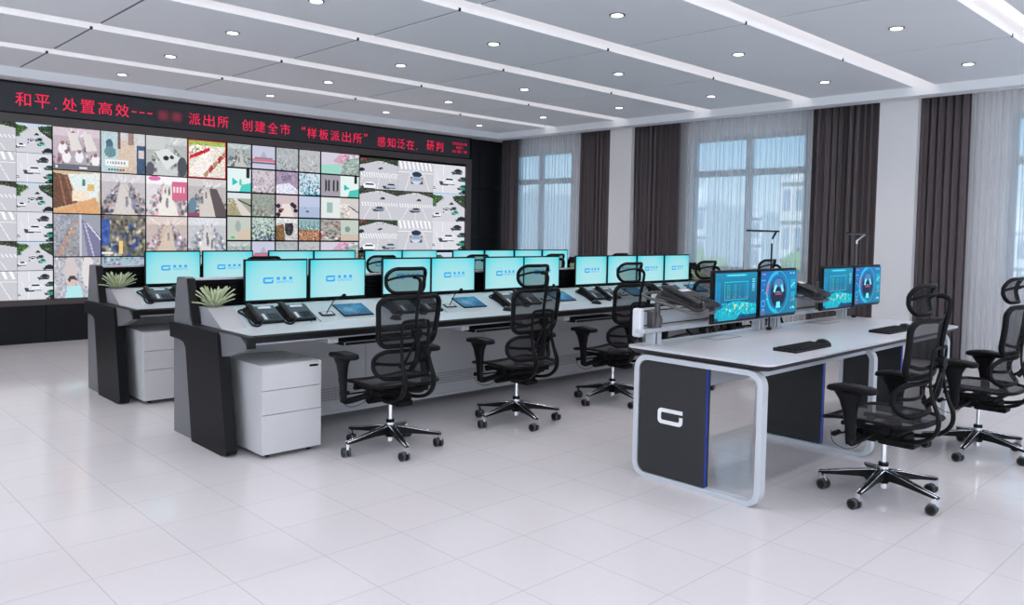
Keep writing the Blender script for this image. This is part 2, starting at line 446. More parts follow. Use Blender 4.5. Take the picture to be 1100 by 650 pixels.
# ------------------------------------------------------------------ curtains
def cloth(y0, y1, xc, z0, z1, folds, depth, m, seed, nz=6, per=14, thick=.0, flare=0.0):
    rnd = random.Random(seed); N = int(folds * per); ph = [rnd.uniform(-.6, .6) for _ in range(int(folds) + 3)]
    am = [rnd.uniform(.35, 1.15) for _ in range(int(folds) + 3)]
    vs = []; fs = []
    for j in range(nz + 1):
        t = j / nz; z = z0 + (z1 - z0) * t
        for i in range(N + 1):
            u = i / N; fi = u * folds; k = int(fi)
            a = am[k] * (1 - (fi - k)) + am[k + 1] * (fi - k); p = ph[k] * (1 - (fi - k)) + ph[k + 1] * (fi - k)
            x = xc + depth * a * math.sin(2 * PI * fi + p * 3 + .25 * math.sin(3 * t + k)) + .25 * depth * math.sin(4 * PI * fi + p * 5)
            y = y0 + (y1 - y0) * u + .3 * (y1 - y0) / folds * math.sin(4 * PI * fi + 1.3 * p) * .6
            w = 1 + flare * (1 - t)
            y = (y0 + y1) / 2 + (y - (y0 + y1) / 2) * w
            vs.append((x, y, z))
    for j in range(nz):
        for i in range(N):
            a = j * (N + 1) + i; fs.append((a, a + N + 1, a + N + 2, a + 1))
    b = MB(); b.add(vs, fs, m, True); return b
def curtain(y0, y1, label, seed):
    o = cloth(y0, y1, 9.81, .012, 3.17, max(5, (y1 - y0) / .082), .050, M['curtain'], seed, flare=.015).build('curtain')
    md = o.modifiers.new('thickness', 'SOLIDIFY'); md.thickness = .004
    tag(o, label, 'curtain', 'heavy brown-grey curtains')
curtain(10.05, 10.49, 'heavy brown-grey curtain in the corner beside the black wall', 1)
curtain(7.98, 8.60, 'heavy brown-grey curtain between the far window and the far white pillar', 2)
curtain(6.70, 7.57, 'wide heavy brown-grey curtain right of the far white pillar', 3)
curtain(3.87, 4.69, 'wide heavy brown-grey curtain left of the near white pillar', 4)
curtain(2.89, 3.47, 'heavy brown-grey curtain right of the near white pillar, behind the mesh chairs', 5)
def sheer(y0, y1, label, seed):
    o = cloth(y0, y1, 9.91, .012, 3.17, (y1 - y0) / .07, .012, M['sheer'], seed, per=10).build('sheer_curtain')
    tag(o, label, 'curtain', 'white sheer curtains')
sheer(8.55, 10.2, 'white sheer curtain over the far window near the corner', 11)
sheer(4.62, 6.64, 'white sheer curtain over the middle window behind the island desk', 12)
sheer(.2, 3.0, 'white sheer curtain over the window at the right photo edge', 13)
sheer(-3.6, -1.3, 'white sheer curtain over the window beyond the right photo edge', 14)
curtain(-.25, .25, 'heavy brown-grey curtain beyond the right photo edge', 6)

# ------------------------------------------------------------------ small raster painter (pictures shown on screens)
class Img:
    def __init__(s, w, h, c=(0, 0, 0)):
        s.w, s.h = w, h; s.a = np.zeros((h, w, 3)); s.a[:] = c
        s.X, s.Y = np.meshgrid((np.arange(w) + .5) / w, (np.arange(h) + .5) / h)   # y down
    def put(s, mask, c, al=1.):
        s.a[mask] = s.a[mask] * (1 - al) + np.array(c) * al
    def rect(s, x0, y0, x1, y1, c, al=1.): s.put((s.X >= x0) & (s.X < x1) & (s.Y >= y0) & (s.Y < y1), c, al)
    def ell(s, cx, cy, rx, ry, c, al=1.): s.put(((s.X - cx) / rx) ** 2 + ((s.Y - cy) / ry) ** 2 < 1, c, al)
    def ring(s, cx, cy, rx, ry, t, c, al=1., a0=None, a1=None):
        d = np.sqrt(((s.X - cx) / rx) ** 2 + ((s.Y - cy) / ry) ** 2); m = (d < 1) & (d > 1 - t)
        if a0 is not None:
            an = np.degrees(np.arctan2(-(s.Y - cy) / ry, (s.X - cx) / rx)) % 360; m &= (an > a0) & (an < a1)
        s.put(m, c, al)
    def poly(s, pts, c, al=1.):
        ins = np.zeros(s.X.shape, bool); n = len(pts); j = n - 1
        for i in range(n):
            xi, yi = pts[i]; xj, yj = pts[j]
            ins ^= ((yi > s.Y) != (yj > s.Y)) & (s.X < (xj - xi) * (s.Y - yi) / ((yj - yi) or 1e-9) + xi); j = i
        s.put(ins, c, al)
    def line(s, x0, y0, x1, y1, t, c, al=1.):
        dx, dy = x1 - x0, y1 - y0; L = math.hypot(dx, dy) or 1e-9; nx, ny = -dy / L * t / 2, dx / L * t / 2
        s.poly([(x0 + nx, y0 + ny), (x1 + nx, y1 + ny), (x1 - nx, y1 - ny), (x0 - nx, y0 - ny)], c, al)
    def noise(s, rng, amt, x0=0, y0=0, x1=1, y1=1, cell=2):
        n = rng.normal(0, amt, ((s.h + cell - 1) // cell, (s.w + cell - 1) // cell, 1)) + rng.normal(0, amt * .22, ((s.h + cell - 1) // cell, (s.w + cell - 1) // cell, 3)); n = np.repeat(np.repeat(n, cell, 0), cell, 1)[:s.h, :s.w]
        m = (s.X >= x0) & (s.X < x1) & (s.Y >= y0) & (s.Y < y1); s.a[m] += n[m]
    def blur(s):
        p = np.pad(s.a, ((1, 1), (1, 1), (0, 0)), 'edge'); s.a = (p[1:-1, 1:-1] * 2 + p[:-2, 1:-1] + p[2:, 1:-1] + p[1:-1, :-2] + p[1:-1, 2:]) / 6
def lin(c): c = np.clip(c, 0, 1); return np.where(c <= .04045, c / 12.92, ((c + .055) / 1.055) ** 2.4)
def pic_mesh(img, w, h, m, name, slant=None):
    """w x h metres grid in the x-z plane facing -y, origin at centre, colours per face"""
    W, H = img.w, img.h
    xs = np.linspace(-w / 2, w / 2, W + 1); zs = np.linspace(h / 2, -h / 2, H + 1)
    gx, gz = np.meshgrid(xs, zs); V = np.stack([gx, np.zeros_like(gx), gz], -1).reshape(-1, 3)
    i = np.arange(H)[:, None] * (W + 1) + np.arange(W)[None]
    F = np.stack([i, i + W + 1, i + W + 2, i + 1], -1).reshape(-1, 4)
    # back plate gives the panel a real thickness
    n = len(V); bk = [(-w / 2, .012, h / 2), (w / 2, .012, h / 2), (w / 2, .012, -h / 2), (-w / 2, .012, -h / 2)]
    V = np.concatenate([V, bk]); tl, tr, bl, br_ = 0, W, H * (W + 1), H * (W + 1) + W
    extra = [(n, n + 1, n + 2, n + 3), (tl, tr, n + 1, n), (tr, br_, n + 2, n + 1), (br_, bl, n + 3, n + 2), (bl, tl, n, n + 3)]
    me = bpy.data.meshes.new(name); me.from_pydata(V.tolist(), [], F.tolist() + extra)
    ca = me.color_attributes.new('Col', 'FLOAT_COLOR', 'CORNER')
    col = lin(img.a).reshape(-1, 3); full = np.concatenate([np.repeat(col, 4, 0), np.zeros((20, 3))])
    full = np.concatenate([full, np.ones((len(full), 1))], 1)
    ca.data.foreach_set('color', full.astype(np.float32).ravel())
    me.materials.append(m); return me

RD = (.80, .80, .83)
def car(im, x, y, s, c, dark=(.10, .13, .16), rear=False, side=1):
    s = s * 1.3; W = 1.0
    im.poly([(x - s * 1.7, y + .25 * s), (x - s * .2, y + .1 * s), (x + s * .8, y + s * .75), (x - s * 1.3, y + s * .95)], (.14, .16, .18), .85)
    im.ell(x, y + .1 * s, s * 1.05, s * .72, c); im.rect(x - s * .95, y + .05 * s, x + s * .95, y + s * .66, c)
    im.poly([(x - s * .7, y - s * .05), (x - s * .5, y - s * .42), (x + s * .5, y - s * .42), (x + s * .7, y - s * .05)], dark)
    im.rect(x - s * .45, y - s * .6, x + s * .45, y - s * .42, c); im.rect(x - s * .85, y + .55 * s, x + s * .85, y + .72 * s, (.22, .25, .28)); im.rect(x - s * .9, y + .22 * s, x - s * .6, y + .36 * s, (.65, .7, .75)); im.rect(x + s * .6, y + .22 * s, x + s * .9, y + .36 * s, (.65, .7, .75))
def t_dense(rng):
    im = Img(58, 36, RD); im.rect(0, 0, 1, .1, (.75, .82, .9))
    im.poly([(0, .06), (.30, .1), (.38, .22), (0, .42)], (.22, .35, .15)); im.poly([(.62, .08), (1, .02), (1, .5), (.86, .4), (.62, .2)], (.16, .24, .14))
    im.noise(rng, .12, 0, .05, .3, .35, 1); im.noise(rng, .12, .62, .05, 1, .4, 1); im.poly([(.38, .1), (.6, .1), (1, 1), (.0, 1), (0, .5)], RD, .9)
    for x, y, s, c in ((.58, .35, .04, (.1, .12, .14)), (.44, .52, .06, (.9, .9, .93)), (.66, .52, .065, (.15, .3, .28)), (.72, .66, .07, (.25, .75, .62)),
                       (.14, .75, .085, (.95, .95, .97)), (.90, .88, .09, (.1, .13, .18)), (.07, .42, .04, (.3, .55, .45)), (.42, .62, .05, (.85, .86, .9)), (.85, .25, .035, (.5, .55, .6))): car(im, x, y, s, c)
    return im
def t_single(rng):
    im = Img(58, 36, (.84, .84, .87)); im.line(.32, 0, .30, 1, .012, (.95, .95, .97)); im.line(.1, .35, .16, .55, .02, (.95, .95, .97))
    car(im, .5, .55, .15, (.88, .9, .92)); car(im, .77, .2, .10, (.2, .22, .24)); car(im, .95, .45, .09, (.15, .33, .3)); car(im, .96, .75, .10, (.2, .55, .45)); car(im, .97, .93, .08, (.1, .12, .16))
    car(im, .02, .8, .06, (.9, .92, .95)); return im
def t_cross(rng, v):
    im = Img(58, 40, (.77, .77, .80)); 
    if v == 0:      # wide view with trees, crossing band and two cars
        im.poly([(0, 0), (1, 0), (1, .2), (.6, .08), (.45, .08), (0, .24)], (.18, .24, .16)); im.rect(0, .03, .2, .1, (.45, .2, .25)); im.noise(rng, .1, 0, 0, 1, .14, 1)
        for i in range(16): im.poly([(.03 + i * .062, .46), (.055 + i * .062, .46), (.075 + i * .066, .62), (.05 + i * .066, .62)], (.94, .94, .96))
        im.line(.5, .62, .45, 1, .012, (.92, .92, .95)); im.line(.1, .62, 0, .8, .012, (.92, .92, .95)); im.line(.75, .62, .95, 1, .012, (.92, .92, .95))
        car(im, .05, .38, .055, (.15, .16, .2)); car(im, .55, .30, .035, (.12, .12, .15)); car(im, .25, .88, .12, (.92, .93, .95)); car(im, .82, .85, .11, (.7, .75, .8))
    elif v == 1:    # car from behind, close
        for i in range(9): im.poly([(.02 + i * .12, .0), (.08 + i * .12, .0), (.13 + i * .12, .28), (.08 + i * .12, .28)], (.95, .95, .97))
        im.rect(0, .34, 1, .37, (.93, .93, .95)); im.line(.35, .37, .2, 1, .014, (.93, .93, .95)); im.line(.72, .37, .9, 1, .014, (.93, .93, .95))
        im.rect(.36, .62, .7, .76, (.3, .32, .36)); im.ell(.52, .5, .18, .26, (.80, .83, .88)); im.rect(.35, .5, .70, .66, (.62, .68, .75)); im.ell(.53, .42, .14, .09, (.16, .2, .27)); im.rect(.45, .56, .6, .61, (.45, .6, .8)); im.rect(.35,.52,.39,.57,(.7,.3,.3)); im.rect(.66,.52,.70,.57,(.7,.3,.3))
    else:
        im.poly([(0, 0), (1, 0), (1, .2), (.6, .06), (.4, .06), (0, .18)], (.2, .24, .18)); im.noise(rng, .1, 0, 0, 1, .12, 1)
        for i in range(14): im.poly([(.05 + i * .068, .42), (.08 + i * .068, .42), (.1 + i * .07, .54), (.07 + i * .07, .54)], (.93, .93, .95))
        im.line(.3, .55, .1, 1, .014, (.93, .93, .95)); im.line(.68, .55, .85, 1, .014, (.93, .93, .95)); im.line(.5, .55, .49, 1, .01, (.9, .9, .92))
        car(im, .52, .62, .09, (.55, .6, .66)); car(im, .6, .28, .04, (.15, .17, .2))
    return im
def shop(rng, wall, floor, clutter, left=.3, right=.7, van=.5, n=60, dark=.0):
    im = Img(64, 60, wall); im.rect(0, 0, 1, .2, tuple(min(1, c * 1.12) for c in wall))
    for _ in range(10): x = rng.random(); im.line(x, rng.uniform(0, .1), van + (x - van) * .4, .22, .012, (.96, .97, .98), .7)
    im.poly([(van - .06, .25), (van + .08, .25), (right + .12, 1), (left - .2, 1)], floor)
    for _ in range(int(n * 2.2)):
        s = rng.random() < .5; t = rng.random() ** .8; y = .16 + t * .82
        x = (van - .08 - t * .16 - t * (van - .1) * rng.random() * 1.1) if s else (van + .10 + t * .16 + t * rng.random() * (1 - van))
        c = np.array(clutter[rng.integers(len(clutter))]); g = c.mean(); c = (g + (c - g) * .95) * rng.uniform(.55, 1.3); w = .010 + .034 * t
        if rng.random() < .4: im.ell(x, y, w, w * rng.uniform(1, 2.2), c, .85)
        else: im.poly([(x - w, y - w), (x + w, y - w * rng.uniform(.4, 1.5)), (x + w, y + w), (x - w, y + w * rng.uniform(.6, 1.6))], c, .85)
    for _ in range(6): im.line(van, .25, rng.choice([left - .2, right + .2]) + rng.uniform(-.1, .1), 1, .007, tuple(c * .8 for c in floor), .6)
    for _ in range(5):
        t = rng.uniform(.15, .8); x = van + rng.uniform(-.12, .16) * (1 + t); y = .25 + t * .6; h = .05 + .09 * t; im.ell(x, y, h * .28, h, np.array((.25, .26, .32)) * rng.uniform(.6, 2.2), .8); im.ell(x, y - h, h * .2, h * .22, (.35, .28, .26))
    im.noise(rng, .03, cell=1); im.blur(); im.a = im.a * .92 + .08; return im
def crowd(rng, back, cols, n=50, s=.05):
    im = Img(44, 40, back)
    for _ in range(int(n * 2)):
        x, y = rng.random(2); c = np.array(cols[rng.integers(len(cols))]); q = s * (.35 + .55 * y); im.ell(x, y, q * rng.uniform(.5, 1.1), q * rng.uniform(.6, 1.5), c * rng.uniform(.7, 1.15), .9)
    im.noise(rng, .03, cell=1); im.blur(); im.a = im.a * .92 + .07; return im

rng = np.random.default_rng(5)
W_, G_, B_, K_ = (.86, .86, .88), (.6, .6, .64), (.35, .4, .5), (.2, .2, .24)
def big_tiles():
    T = []
    # row 0
    im = shop(rng, (.72, .66, .70), (.66, .62, .66), [(.55, .32, .42), (.88, .87, .88), (.85, .82, .82), (.5, .45, .48)], n=40)
    for x, y in ((.2, .5), (.28, .7), (.42, .25), (.55, .68), (.9, .75)): im.ell(x, y, .09, .14, (.92, .91, .93)); im.ell(x, y - .13, .04, .05, (.55, .42, .42))
    for x0 in (.3, .62): im.poly([(x0, .1), (x0 + .18, .12), (x0 + .32, .5), (x0 + .08, .55)], (.86, .84, .83))
    im.rect(.0, .87, 1, 1, (.42, .42, .46)); im.rect(.05, .9, .1, .97, (.85, .85, .85)); im.rect(.55, .92, .72, .96, (.85, .85, .88))
    T.append((im, 'pink clinic hall with people in white'))
    im = Img(46, 44, (.80, .80, .80)); im.rect(0, 0, .36, 1, (.72, .80, .82)); im.ell(.18, .30, .08, .12, (.28, .42, .48)); im.ell(.2, .5, .13, .14, (.42, .55, .60)); im.poly([(.4, .2), (.75, .2), (.85, 1), (.36, 1)], (.82, .74, .68)); im.rect(.38, 0, .43, .4, (.45, .35, .35)); im.rect(.6, 0, .75, .3, (.6, .5, .48)); im.rect(.8, .3, 1, 1, (.25, .34, .46)); im.rect(.85, .42, .97, .62, (.82, .78, .78))
    im.rect(.08, .68, .6, .84, (.92, .93, .94)); im.noise(rng, .03, cell=1)
    for i in range(7): im.rect(.12 + i * .065, .73, .16 + i * .065, .79, (.6, .62, .64))
    for i in range(6): im.rect(.16 + i * .065, .91, .2 + i * .065, .96, (.15, .4, .38))
    T.append((im, 'shop front with a teal poster'))
    im = shop(rng, (.66, .68, .67), (.76, .77, .77), [(.5, .52, .53), (.75, .76, .77), (.25, .26, .28)], n=30); im.rect(0, 0, .45, .35, (.78, .79, .79)); im.poly([(.2, .4), (.5, .3), (.85, .55), (.5, .85)], (.85, .86, .86)); im.ell(.48, .55, .07, .06, (.15, .15, .17)); im.ell(.62, .52, .05, .05, (.2, .2, .22)); im.ell(.88, .75, .12, .25, (.3, .31, .34)); im.ell(.1, .85, .1, .18, (.35, .36, .4))
    T.append((im, 'grey office seen from above'))
    im = Img(46, 44, (.88, .85, .80)); im.rect(0, 0, 1, .14, (.62, .72, .35)); im.poly([(.55, .2), (.7, .2), (.55, 1), (.1, .95), (0, .8)], (.93, .90, .88)); im.noise(rng, .15, 0, .12, .5, .45, 2)
    for i in range(4): im.poly([(.05 + i * .12, .42 - i * .06), (.2 + i * .12, .36 - i * .06), (.2 + i * .12, .44 - i * .06), (.05 + i * .12, .52 - i * .05)], (.78, .12, .2))
    for i in range(5): im.poly([(.4 + i * .12, .9 - i * .14), (.5 + i * .12, .78 - i * .14), (.56 + i * .12, .86 - i * .14), (.45 + i * .12, 1 - i * .13)], (.65, .2, .22) if i % 2 else (.7, .55, .45))
    im.noise(rng, .06, cell=1)
    for r_ in ((0, 0, 1, .025), (0, .975, 1, 1), (0, 0, .025, 1), (.975, 0, 1, 1)): im.rect(*r_, (.75, .1, .2))
    T.append((im, 'supermarket aisle outlined in red'))
    # row 1
    im = Img(46, 44, (.80, .72, .60)); im.poly([(0, .05), (.3, .1), (.5, .75), (0, .9)], (.42, .30, .24)); im.line(.12, .1, .25, .8, .03, (.62, .42, .36)); im.line(.24, .1, .42, .75, .03, (.62, .42, .36)); im.poly([(.3, .08), (1, .02), (.95, .7), (.5, .6)], (.86, .90, .90)); im.rect(.6, .18, .68, .35, (.3, .5, .5)); im.rect(.72, .3, .86, .45, (.85, .72, .45)); im.rect(.4, .45, .72, .7, (.93, .86, .78)); im.poly([(0, .95), (.9, .6), (1, 1), (0, 1)], (.84, .64, .46)); im.noise(rng, .03, cell=1)
    T.append((im, 'cream hall with escalators'))
    T.append((shop(rng, (.72, .70, .72), (.80, .77, .76), [G_, (.45, .48, .58), (.7, .62, .6), K_, (.78, .70, .74)], n=110), 'long grey shop aisle'))
    im = shop(rng, (.84, .82, .84), (.90, .88, .85), [(.78, .76, .78), (.62, .68, .68), (.35, .35, .38), (.85, .55, .65)], n=60); im.rect(.62, .12, 1, .6, (.80, .42, .55)); 
    for i in range(4): im.rect(.66 + i * .08, .25, .70 + i * .08, .4, (.95, .85, .88))
    im.ell(.2, .06, .15, .06, (.85, .45, .65)); T.append((im, 'white hall with a pink banner'))
    im = shop(rng, (.70, .68, .68), (.80, .76, .74), [K_, G_, (.55, .56, .62), (.85, .83, .83)], n=70); im.poly([(.55, .25), (.75, .25), (1, .8), (1, 1), (.72, 1)], (.36, .32, .33)); im.ell(.12, .7, .1, .2, (.4, .52, .6)); im.rect(0, .9, .3, 1, (.55, .3, .42)); T.append((im, 'aisle with a dark counter'))
    # row 2
    im = Img(46, 44, (.60, .61, .66)); im.poly([(.0, 1), (.3, .3), (.5, .3), (.55, 1)], (.58, .58, .60)); im.noise(rng, .05, 0, 0, .55, 1, 2)
    for _ in range(60):
        t = rng.random(); x = .50 - .42 * t + rng.normal(0, .03); im.rect(x, .15 + .8 * t, x + .025, .175 + .8 * t, (.85, .62, .35) if rng.random() < .6 else (.75, .4, .4))
    im.rect(.55, 0, .58, 1, (.78, .78, .84)); im.poly([(.58, .1), (1, .5), (1, 1), (.72, 1)], (.48, .47, .60)); im.line(.65, .2, .85, 1, .03, (.75, .74, .84)); im.line(.7, .2, 1, .6, .03, (.85, .85, .9)); T.append((im, 'grey road and railway'))
    im = crowd(rng, (.45, .42, .38), [(.15, .25, .55), (.7, .66, .5), (.25, .28, .25), (.85, .83, .75), (.12, .14, .16)], 90, .07); im.rect(0, .1, .18, .75, (.16, .32, .72), .7); im.rect(.38, .62, .48, .95, (.9, .78, .5)); im.rect(0, .9, .25, .95, (.9, .9, .85)); T.append((im, 'dark shop with blue and yellow goods'))
    T.append((shop(rng, (.74, .68, .66), (.80, .72, .66), [(.7, .55, .5), (.8, .78, .8), (.45, .42, .5), (.7, .62, .72)], n=120), 'beige mall passage'))
    T.append((shop(rng, (.72, .73, .75), (.82, .80, .80), [G_, (.5, .6, .7), (.45, .45, .5), (.85, .85, .86)], n=80), 'grey mall passage'))
    # row 3
    im = Img(46, 44, (.70, .70, .74)); im.noise(rng, .06, cell=2)
    for x, c in ((.35, (.80, .76, .76)), (.72, (.86, .84, .84))): im.ell(x, .35, .13, .4, c)
    im.ell(.38, .55, .09, .1, (.25, .25, .28)); im.ell(.4, .62, .07, .08, (.85, .72, .68)); im.poly([(.22, 1), (.28, .72), (.55, .7), (.62, 1)], (.68, .88, .90)); im.poly([(.7, 1), (.74, .8), (1, .8), (1, 1)], (.68, .86, .90)); T.append((im, 'shop assistant in pale teal'))
    T.append((crowd(rng, (.6, .7, .75), [(.3, .5, .7), (.85, .85, .9), (.5, .25, .5), (.2, .3, .3)], 80, .06), 'crowded blue market'))
    T.append((shop(rng, (.75, .74, .75), (.8, .8, .8), [G_, K_, W_], n=60), 'pale passage, lowest row'))
    T.append((shop(rng, (.70, .72, .72), (.8, .78, .76), [G_, B_, W_], n=60), 'grey-blue passage, lowest row'))
    return T
def small_tiles():
    T = []
    C = lambda *a, **k: T.append((crowd(rng, *a, **k)))
    def S(*a, **k):
        im = shop(rng, *a, **k); T.append(im)
    # row 0
    S((.60, .64, .64), (.72, .72, .70), [(.3, .36, .4), (.7, .75, .75)], n=60)
    im = Img(40, 38, (.76, .76, .84)); im.rect(0, .58, 1, .68, (.82, .45, .5)); im.rect(.1, .5, .9, .58, (.55, .5, .6)); im.rect(0, .72, 1, .78, (.4, .4, .5)); im.poly([(.35, .5), (.5, .2), (.65, .5)], (.68, .66, .76)); T.append(im)
    C((.66, .68, .70), [(.8, .8, .82), (.45, .48, .5), (.6, .65, .6)], n=60); C((.70, .71, .72), [(.82, .82, .84), (.55, .56, .58)], n=40)
    im = Img(40, 38, (.80, .78, .84)); im.poly([(.5, 0), (.75, 0), (.65, .6), (.3, .4)], (.80, .62, .72)); im.poly([(.6, .3), (1, .1), (1, 1), (.5, 1)], (.60, .66, .64)); im.noise(rng, .08, .5, 0, 1, 1, 2); im.poly([(0, .6), (.5, .5), (.5, 1), (0, 1)], (.6, .82, .76)); T.append(im)
    # row 1
    im = Img(40, 38, (.86, .92, .92)); im.poly([(.2, .4), (.45, .6), (.2, .75)], (.15, .72, .74)); im.poly([(.6, .7), (1, .6), (1, 1), (.5, 1)], (.3, .78, .74)); im.rect(.8, 0, .95, .4, (.1, .15, .2)); im.ell(.55, .6, .05, .15, (.4, .75, .6)); T.append(im)
    C((.78, .74, .78), [(.9, .88, .9), (.5, .42, .48), (.62, .55, .6)], n=90, s=.045)
    im = Img(40, 38, (.62, .56, .66)); im.poly([(0, .6), (.6, .5), (1, .8), (1, 1), (0, 1)], (.86, .85, .92)); im.poly([(.2, .2), (.7, .1), (.7, .4), (.3, .45)], (.5, .45, .56)); im.noise(rng, .05, cell=2); T.append(im)
    C((.80, .86, .9), [(.1, .35, .6), (.1, .6, .6), (.15, .2, .3), (.9, .95, .98)], n=100, s=.05)
    im = Img(40, 38, (.62, .60, .64)); [im.ell(x, .5, .03, .3, (.2, .2, .24)) for x in (.12, .2, .33, .42)]; im.rect(.5, 0, 1, 1, (.86, .92, .9)); im.poly([(.6, .4), (.75, .6), (.6, .7)], (.1, .7, .7)); im.poly([(.75, .7), (1, .6), (1, 1), (.7, 1)], (.3, .75, .7)); im.rect(.88, 0, .96, .35, (.1, .12, .16)); T.append(im)
    # row 2
    im = Img(40, 38, (.62, .65, .55)); im.rect(0, 0, 1, .25, (.84, .86, .88)); im.poly([(.25, .25), (.4, .25), (1, .9), (1, 1), (.6, 1)], (.84, .80, .78)); im.line(.45, .3, 1, .55, .06, (.15, .18, .35)); im.noise(rng, .1, 0, .3, .4, 1, 2); im.poly([(0, .5), (.3, .4), (.5, 1), (0, 1)], (.66, .55, .42), .5); T.append(im)
    C((.55, .60, .56), [(.75, .73, .72), (.35, .42, .38), (.6, .52, .5)], n=80)
    im = Img(40, 38, (.78, .72, .74)); im.poly([(.3, .4), (.6, .4), (.85, 1), (.1, 1)], (.88, .84, .82)); [im.ell(x, y, .1, .1, (.18, .14, .18)) for x, y in ((.1, .5), (.2, .72), (.85, .5), (.9, .7), (.75, .42), (.1, .9))]; im.rect(.2, .6, .35, .7, (.6, .3, .28)); T.append(im)
    im = Img(40, 38, (.72, .76, .86)); im.rect(0, .5, 1, 1, (.66, .71, .82)); im.ell(.4, .72, .08, .05, (.3, .36, .5)); im.ell(.3, .55, .03, .02, (.4, .45, .6)); T.append(im)
    im = Img(40, 38, (.86, .88, .88)); im.rect(.15, .25, .3, .75, (.6, .7, .68)); im.rect(.5, .0, 1, 1, (.80, .78, .76)); im.poly([(.6, .3), (.75, .3), (1, .9), (.7, 1)], (.85, .82, .8)); im.line(.7, .35, 1, .7, .04, (.2, .24, .45)); im.noise(rng, .08, .5, .3, .75, 1, 2); T.append(im)
    # row 3
    im = Img(40, 38, (.74, .77, .74)); im.ell(.45, .4, .12, .25, (.62, .66, .64)); im.poly([(.5, .6), (1, .45), (1, 1), (.4, 1)], (.80, .74, .66)); im.rect(.15, .85, .3, .95, (.3, .75, .35)); T.append(im)
    C((.70, .78, .74), [(.15, .28, .26), (.25, .3, .5), (.85, .88, .85), (.1, .12, .14)], n=100, s=.05)
    im = Img(40, 38, (.78, .76, .76)); im.poly([(0, .35), (.35, .25), (.42, 1), (0, 1)], (.48, .36, .24)); im.ell(.6, .45, .2, .35, (.18, .18, .2)); im.rect(0, 0, 1, .2, (.86, .86, .86)); im.noise(rng, .06, cell=2); T.append(im)
    im = Img(40, 38, (.55, .68, .70)); im.rect(0, .5, 1, 1, (.66, .48, .38)); im.noise(rng, .12, 0, .3, 1, 1, 2); [im.rect(x, .1, x + .03, .6, (.35, .42, .4)) for x in (.1, .3, .5, .72, .9)]; T.append(im)
    im = crowd(rng, (.62, .62, .60), [(.6, .15, .2), (.85, .85, .85), (.1, .12, .1), (.25, .4, .25)], n=90); im.rect(.52, 0, 1, 1, (.74, .78, .74)); im.rect(.52, .7, 1, 1, (.78, .72, .66)); im.ell(.7, .45, .07, .14, (.5, .55, .56)); T.append(im)
    # row 4,5: repeats of the upper rows
    T += [T[i] for i in range(10)]
    return T

vw = empty('video_wall', (0, YW, 0), 'large camera-feed video wall in a dark bronze frame filling the left wall', 'video wall')
b = MB(); fr = M['bronze']
b.box(-3.0, 9.07, -.09, .0, 2.54, 2.632, fr); b.box(-3.0, 9.07, -.09, .0, .44, .502, fr); b.box(8.965, 9.07, -.09, .0, .502, 2.54, fr); b.box(-3.0, .36, -.09, .0, .502, 2.54, fr)
b.box(.36, 8.965, -.028, .0, .502, 2.54, M['matte_black'])
b.build('frame', vw)
b = MB()
for i in range(11): pass
xx = 2.52 - 1.23 * 5
while xx < 9.07:
    x1 = min(xx + 1.222, 9.07); b = MB(); b.box(max(xx, -3.2), x1, -.085, .0, 0, .438, M['black_wall']); b.build('base_panel', vw); xx += 1.23
def put_tile(me, x0, x1, z0, z1, label=None):
    o = bpy.data.objects.new('display_panel', me); COL.objects.link(o); o.parent = vw; o.location = ((x0 + x1) / 2, -.045, (z0 + z1) / 2)
    if label: o['label'] = label
rz_ = [2.54, 2.203, 1.863, 1.523, 1.183, .843, .502]
mD = pic_mesh(t_dense(rng), .362, .334, M['feed'], 'feed_dense'); mS = pic_mesh(t_single(rng), .362, .334, M['feed'], 'feed_single')
for r in range(6):
    put_tile(mD if r % 2 == 0 else mS, 2.235, 2.60, rz_[r + 1], rz_[r], 'road camera picture, %s' % ('busy road' if r % 2 == 0 else 'one white car'))
mC2 = pic_mesh(t_cross(rng, 2), .617, .334, M['feed'], 'feed_road'); mC1 = pic_mesh(t_cross(rng, 1), .617, .334, M['feed'], 'feed_car')
for c in range(2):
    for r in range(6): put_tile(mC2 if r % 2 == 0 else mC1, 1.615 - .62 * c, 2.235 - .62 * c, rz_[r + 1], rz_[r])
bt = big_tiles(); k = 0; bz = [2.54, 2.03, 1.515, 1.0, .502]; bx = [2.605, 3.13, 3.655, 4.185, 4.71]
for r in range(4):
    for c in range(4):
        im, lb = bt[k]; k += 1
        put_tile(pic_mesh(im, bx[c + 1] - bx[c] - .014, bz[r] - bz[r + 1] - .014, M['feed'], 'feed_hall'), bx[c], bx[c + 1], bz[r + 1], bz[r], 'camera picture: ' + lb)
st = small_tiles(); sx = [4.715, 5.07, 5.43, 5.79, 6.15, 6.825]; szs = [2.54, 2.205, 1.87, 1.54, 1.205, .87, .502]; k = 0
for r in range(6):
    for c in range(5):
        put_tile(pic_mesh(st[k], sx[c + 1] - sx[c] - .022, szs[r] - szs[r + 1] - .022, M['feed'], 'feed_small'), sx[c], sx[c + 1], szs[r + 1], szs[r]); k += 1
tx = [6.83, 7.55, 8.26, 8.962]; tz = [2.505, 2.025, 1.545, 1.075, .502]
m0 = pic_mesh(t_cross(rng, 0), .718, .476, M['feed'], 'feed_cross'); m1 = pic_mesh(t_cross(rng, 1), .708, .476, M['feed'], 'feed_rear'); m2 = pic_mesh(t_cross(rng, 2), .718, .476, M['feed'], 'feed_road')
md = pic_mesh(t_dense(rng), .70, .476, M['feed'], 'feed_dense'); ms = pic_mesh(t_single(rng), .70, .476, M['feed'], 'feed_single')
for r in range(4):
    for c, me in enumerate(((m0, m2)[r % 2], (m1, m2)[r % 2], (ms, md)[r % 2])): put_tile(me, tx[c], tx[c + 1], tz[r + 1], tz[r], 'road camera picture')

